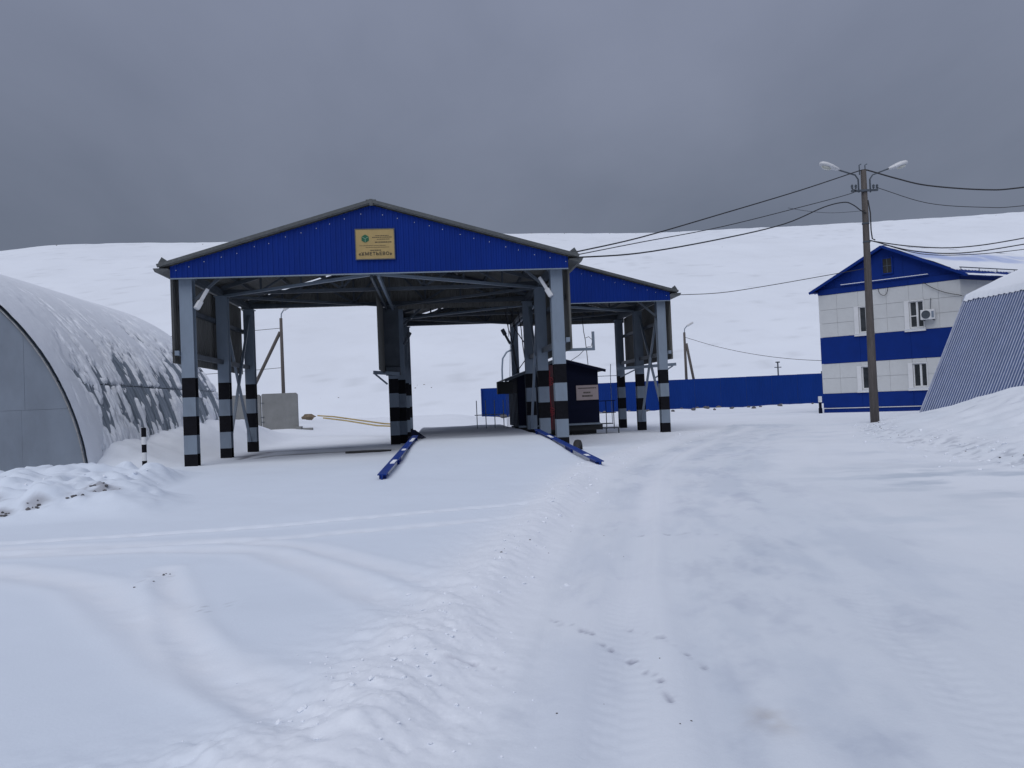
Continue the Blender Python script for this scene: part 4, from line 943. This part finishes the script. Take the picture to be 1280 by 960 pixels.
# ------------------------------------------------------------------ ribbed hangar, right
RH = thing('ribbed_hangar', 'blue-grey ribbed metal hangar with steep sides and snowy roof at the right edge', 'hangar', (23.96, 12, 0))
PR = [(0, 0), (2.88, 6.04), (6.07, 7.28), (10.0, 8.2), (13.93, 7.28), (17.12, 6.04), (20, 0)]; RL = 26.0
for si, ((xa, za), (xb, zb_)) in enumerate(zip(PR[:-1], PR[1:])):
    L_ = math.hypot(xb-xa, zb_-za); ux, uz = (xb-xa)/L_, (zb_-za)/L_; nx_, nz_ = -uz, ux
    k = 0
    while k < RL-.01:
        k1 = min(k+1.08, RL)
        us, pf = trap(k, k1, .18, .035)
        if si == 0:   # two sub-strips of material: blue-grey troughs, paler rib tops
            mb = MB(); us2 = us
            for a, b2 in zip(us2[:-1], us2[1:]):
                pa, pb = pf(a), pf(b2); f = (((a+b2)/2)/.18) % 1.0
                A0 = (xa+nx_*pa, a, za+nz_*pa); B0 = (xa+nx_*pb, b2, za+nz_*pb); C0 = (xb+nx_*pb, b2, zb_+nz_*pb); D0 = (xa+(xb-xa)+nx_*pa, a, zb_+nz_*pa)
                mb.add([A0, B0, C0, D0], [(0, 1, 2, 3)], 1 if .5 < f < .92 else 0)
            me = bpy.data.meshes.new('wall_sheet'); me.from_pydata(mb.v, [], mb.f); me.polygons.foreach_set('material_index', mb.m)
            finish('wall_sheet', me, [HANGR, PALER], RH)
        else:
            sheet(lambda u, v, q, xa=xa, za=za, ux=ux, uz=uz, nx_=nx_, nz_=nz_: (xa+ux*v+nx_*q, u, za+uz*v+nz_*q), us, pf, lambda u: .0, lambda u, L_=L_: L_, 'roof_sheet' if 0 < si < 5 else 'wall_sheet', [HANGR, HANGR], RH)
        k = k1
for y in (.02, RL-.06):
    for xa in np.arange(1.0, 19, 2.0):
        xb = xa+1.98; f = lambda x: np.interp(x, [p[0] for p in PR], [p[1] for p in PR])-.04
        xs_ = sorted({xa, xb} | {p[0] for p in PR if xa < p[0] < xb}); MB().prism([(xa, 0), (xb, 0)]+[(x, f(x)) for x in xs_[::-1]], y, y+.04).build('end_panel', HANGR, RH)
for p0, p1 in zip(PR[:-1], PR[1:]):
    m = MB(); m.beam((p0[0], RL+.01, p0[1]), (p1[0], RL+.01, p1[1]), .06, .12); m.build('edge_trim', PALER, RH)
vv = np.linspace(0, 1, 120); uu = np.linspace(-.05, RL+.03, 900); U, V = np.meshgrid(uu, vv)
xk = 2.78+V*(17.22-2.78); zk = np.interp(xk, [p[0] for p in PR], [p[1] for p in PR]); edge = np.minimum(sstep(0, .14, V), sstep(1, .86, V))
Zs = zk + .055 - (.10+.05*np.abs(np.sin(U*PI/.36))+.06*fbm(U*1.2, U*0, 192, 3))*(1-sstep(0, .012, V)) + edge*(.06+.04*fbm(U*.7, V*8, 191, 3)) + .012*fbm(U*3, V*30, 195, 2)
Xs = xk - .10*(1-sstep(0, .02, V))
i6 = np.arange(119)[:, None]*900+np.arange(899)[None, :]
o = mesh_np('roof_snow', np.stack([Xs.ravel(), U.ravel(), Zs.ravel()], -1), np.stack([i6, i6+1, i6+901, i6+900], -1).reshape(-1, 4), SNOW); o.parent = RH

# ------------------------------------------------------------------ loose clods and stalks
def lumps(name, spots, m_, kind='stuff', sub_=1):
    """many small irregular lumps joined in one mesh"""
    bm = bmesh.new(); bmesh.ops.create_icosphere(bm, subdivisions=sub_, radius=1); V0 = np.array([v.co[:] for v in bm.verts]); F0 = [[v.index for v in f.verts] for f in bm.faces]; bm.free()
    vs, fs = [], []
    for (x, y, z, r) in spots:
        j = V0*(1+.35*RNG.standard_normal((len(V0), 1))*.6)*np.array([r*random.uniform(.8, 1.5), r*random.uniform(.8, 1.5), r*random.uniform(.5, .9)])
        a = random.uniform(0, 6.28); c_, s_ = math.cos(a), math.sin(a); j = np.stack([j[:, 0]*c_-j[:, 1]*s_, j[:, 0]*s_+j[:, 1]*c_, j[:, 2]], -1)+[x, y, z]
        b = len(vs); vs += j.tolist(); fs += [[b+i for i in f] for f in F0]
    me = bpy.data.meshes.new(name); me.from_pydata(vs, [], fs); o = finish(name, me, m_, None, smooth=False); o['kind'] = kind; return o
def scatter(pts):
    X = np.array([[p[0] for p in pts]]); Y = np.array([[p[1] for p in pts]]); Z, _ = ground_h(X, Y)
    return [(p[0], p[1], float(Z[0, i])+p[2]*.25, p[2]) for i, p in enumerate(pts)]
pts = []
for _ in range(300):
    i = random.randrange(2, len(RIDGE)-2); t_ = random.random(); x = RIDGE[i][0]*(1-t_)+RIDGE[i+1][0]*t_; y = RIDGE[i][1]*(1-t_)+RIDGE[i+1][1]*t_
    if y < 3: continue
    pts.append((x-.12+random.gauss(0, .22+.01*y), y+random.gauss(0, .2), random.choice((.005, .007, .010, .016))*(1+y*.05)*random.uniform(.5, 1.1)))
for _ in range(60): pts.append((random.gauss(-.5, .5), random.gauss(4.3, .7), random.uniform(.003, .010)))
for _ in range(150):
    i = random.randrange(1, 5); t_ = random.random(); x = BANKE[i][0]*(1-t_)+BANKE[i+1][0]*t_; y = BANKE[i][1]*(1-t_)+BANKE[i+1][1]*t_
    pts.append((x+random.gauss(.2, .5), y+random.gauss(0, .3), random.uniform(.015, .04)))
for _ in range(50): pts.append((random.uniform(-11, -5.8), random.uniform(13, 19), random.uniform(.015, .05)))
o = lumps('snow_clods', scatter(pts), SNOW)
pts = []
for _ in range(36):
    i = random.randrange(1, 5); t_ = random.random(); x = BANKE[i][0]*(1-t_)+BANKE[i+1][0]*t_; y = BANKE[i][1]*(1-t_)+BANKE[i+1][1]*t_
    pts.append((x+random.gauss(.35, .22), y, random.uniform(.010, .026)))
for _ in range(12): pts.append((random.uniform(.4, 2.2), random.uniform(3.8, 10), random.uniform(.003, .010)))
for cx, cy, r_, h_, dd_ in PITS[:6]:
    for _ in range(int(9*dd_)): pts.append((cx+random.gauss(0, r_*.35), cy+random.gauss(-.05, r_*.2), random.uniform(.012, .04)))
for _ in range(5): pts.append((random.gauss(-2.66, .03), random.gauss(7.75, .2), random.uniform(.006, .012)))
for _ in range(60): pts.append((random.uniform(5, 38), random.gauss(71.3, .4), random.uniform(.08, .25)))
o = lumps('dirt_crumbs', scatter(pts), DIRTM)
sp_ = []
for _ in range(110):
    x = random.uniform(-60, 150); y = random.choice((random.uniform(78, 100), random.uniform(78, 100), random.uniform(100, 200))); sp_.append((x, y, hill_h(x, y)+.02, random.uniform(.04, .10)))
for _ in range(170):
    x = random.uniform(-105, 165); y = random.gauss(199.5, 1.5); sp_.append((x, y, hill_h(x, y)+.05, random.uniform(.06, .17)))
for _ in range(60):
    x = random.gauss(-3, 2.2); y = random.uniform(82, 86); sp_.append((x, y, hill_h(x, y), random.uniform(.05, .13)))
lumps('dry_grass_tufts', sp_, GRASS)
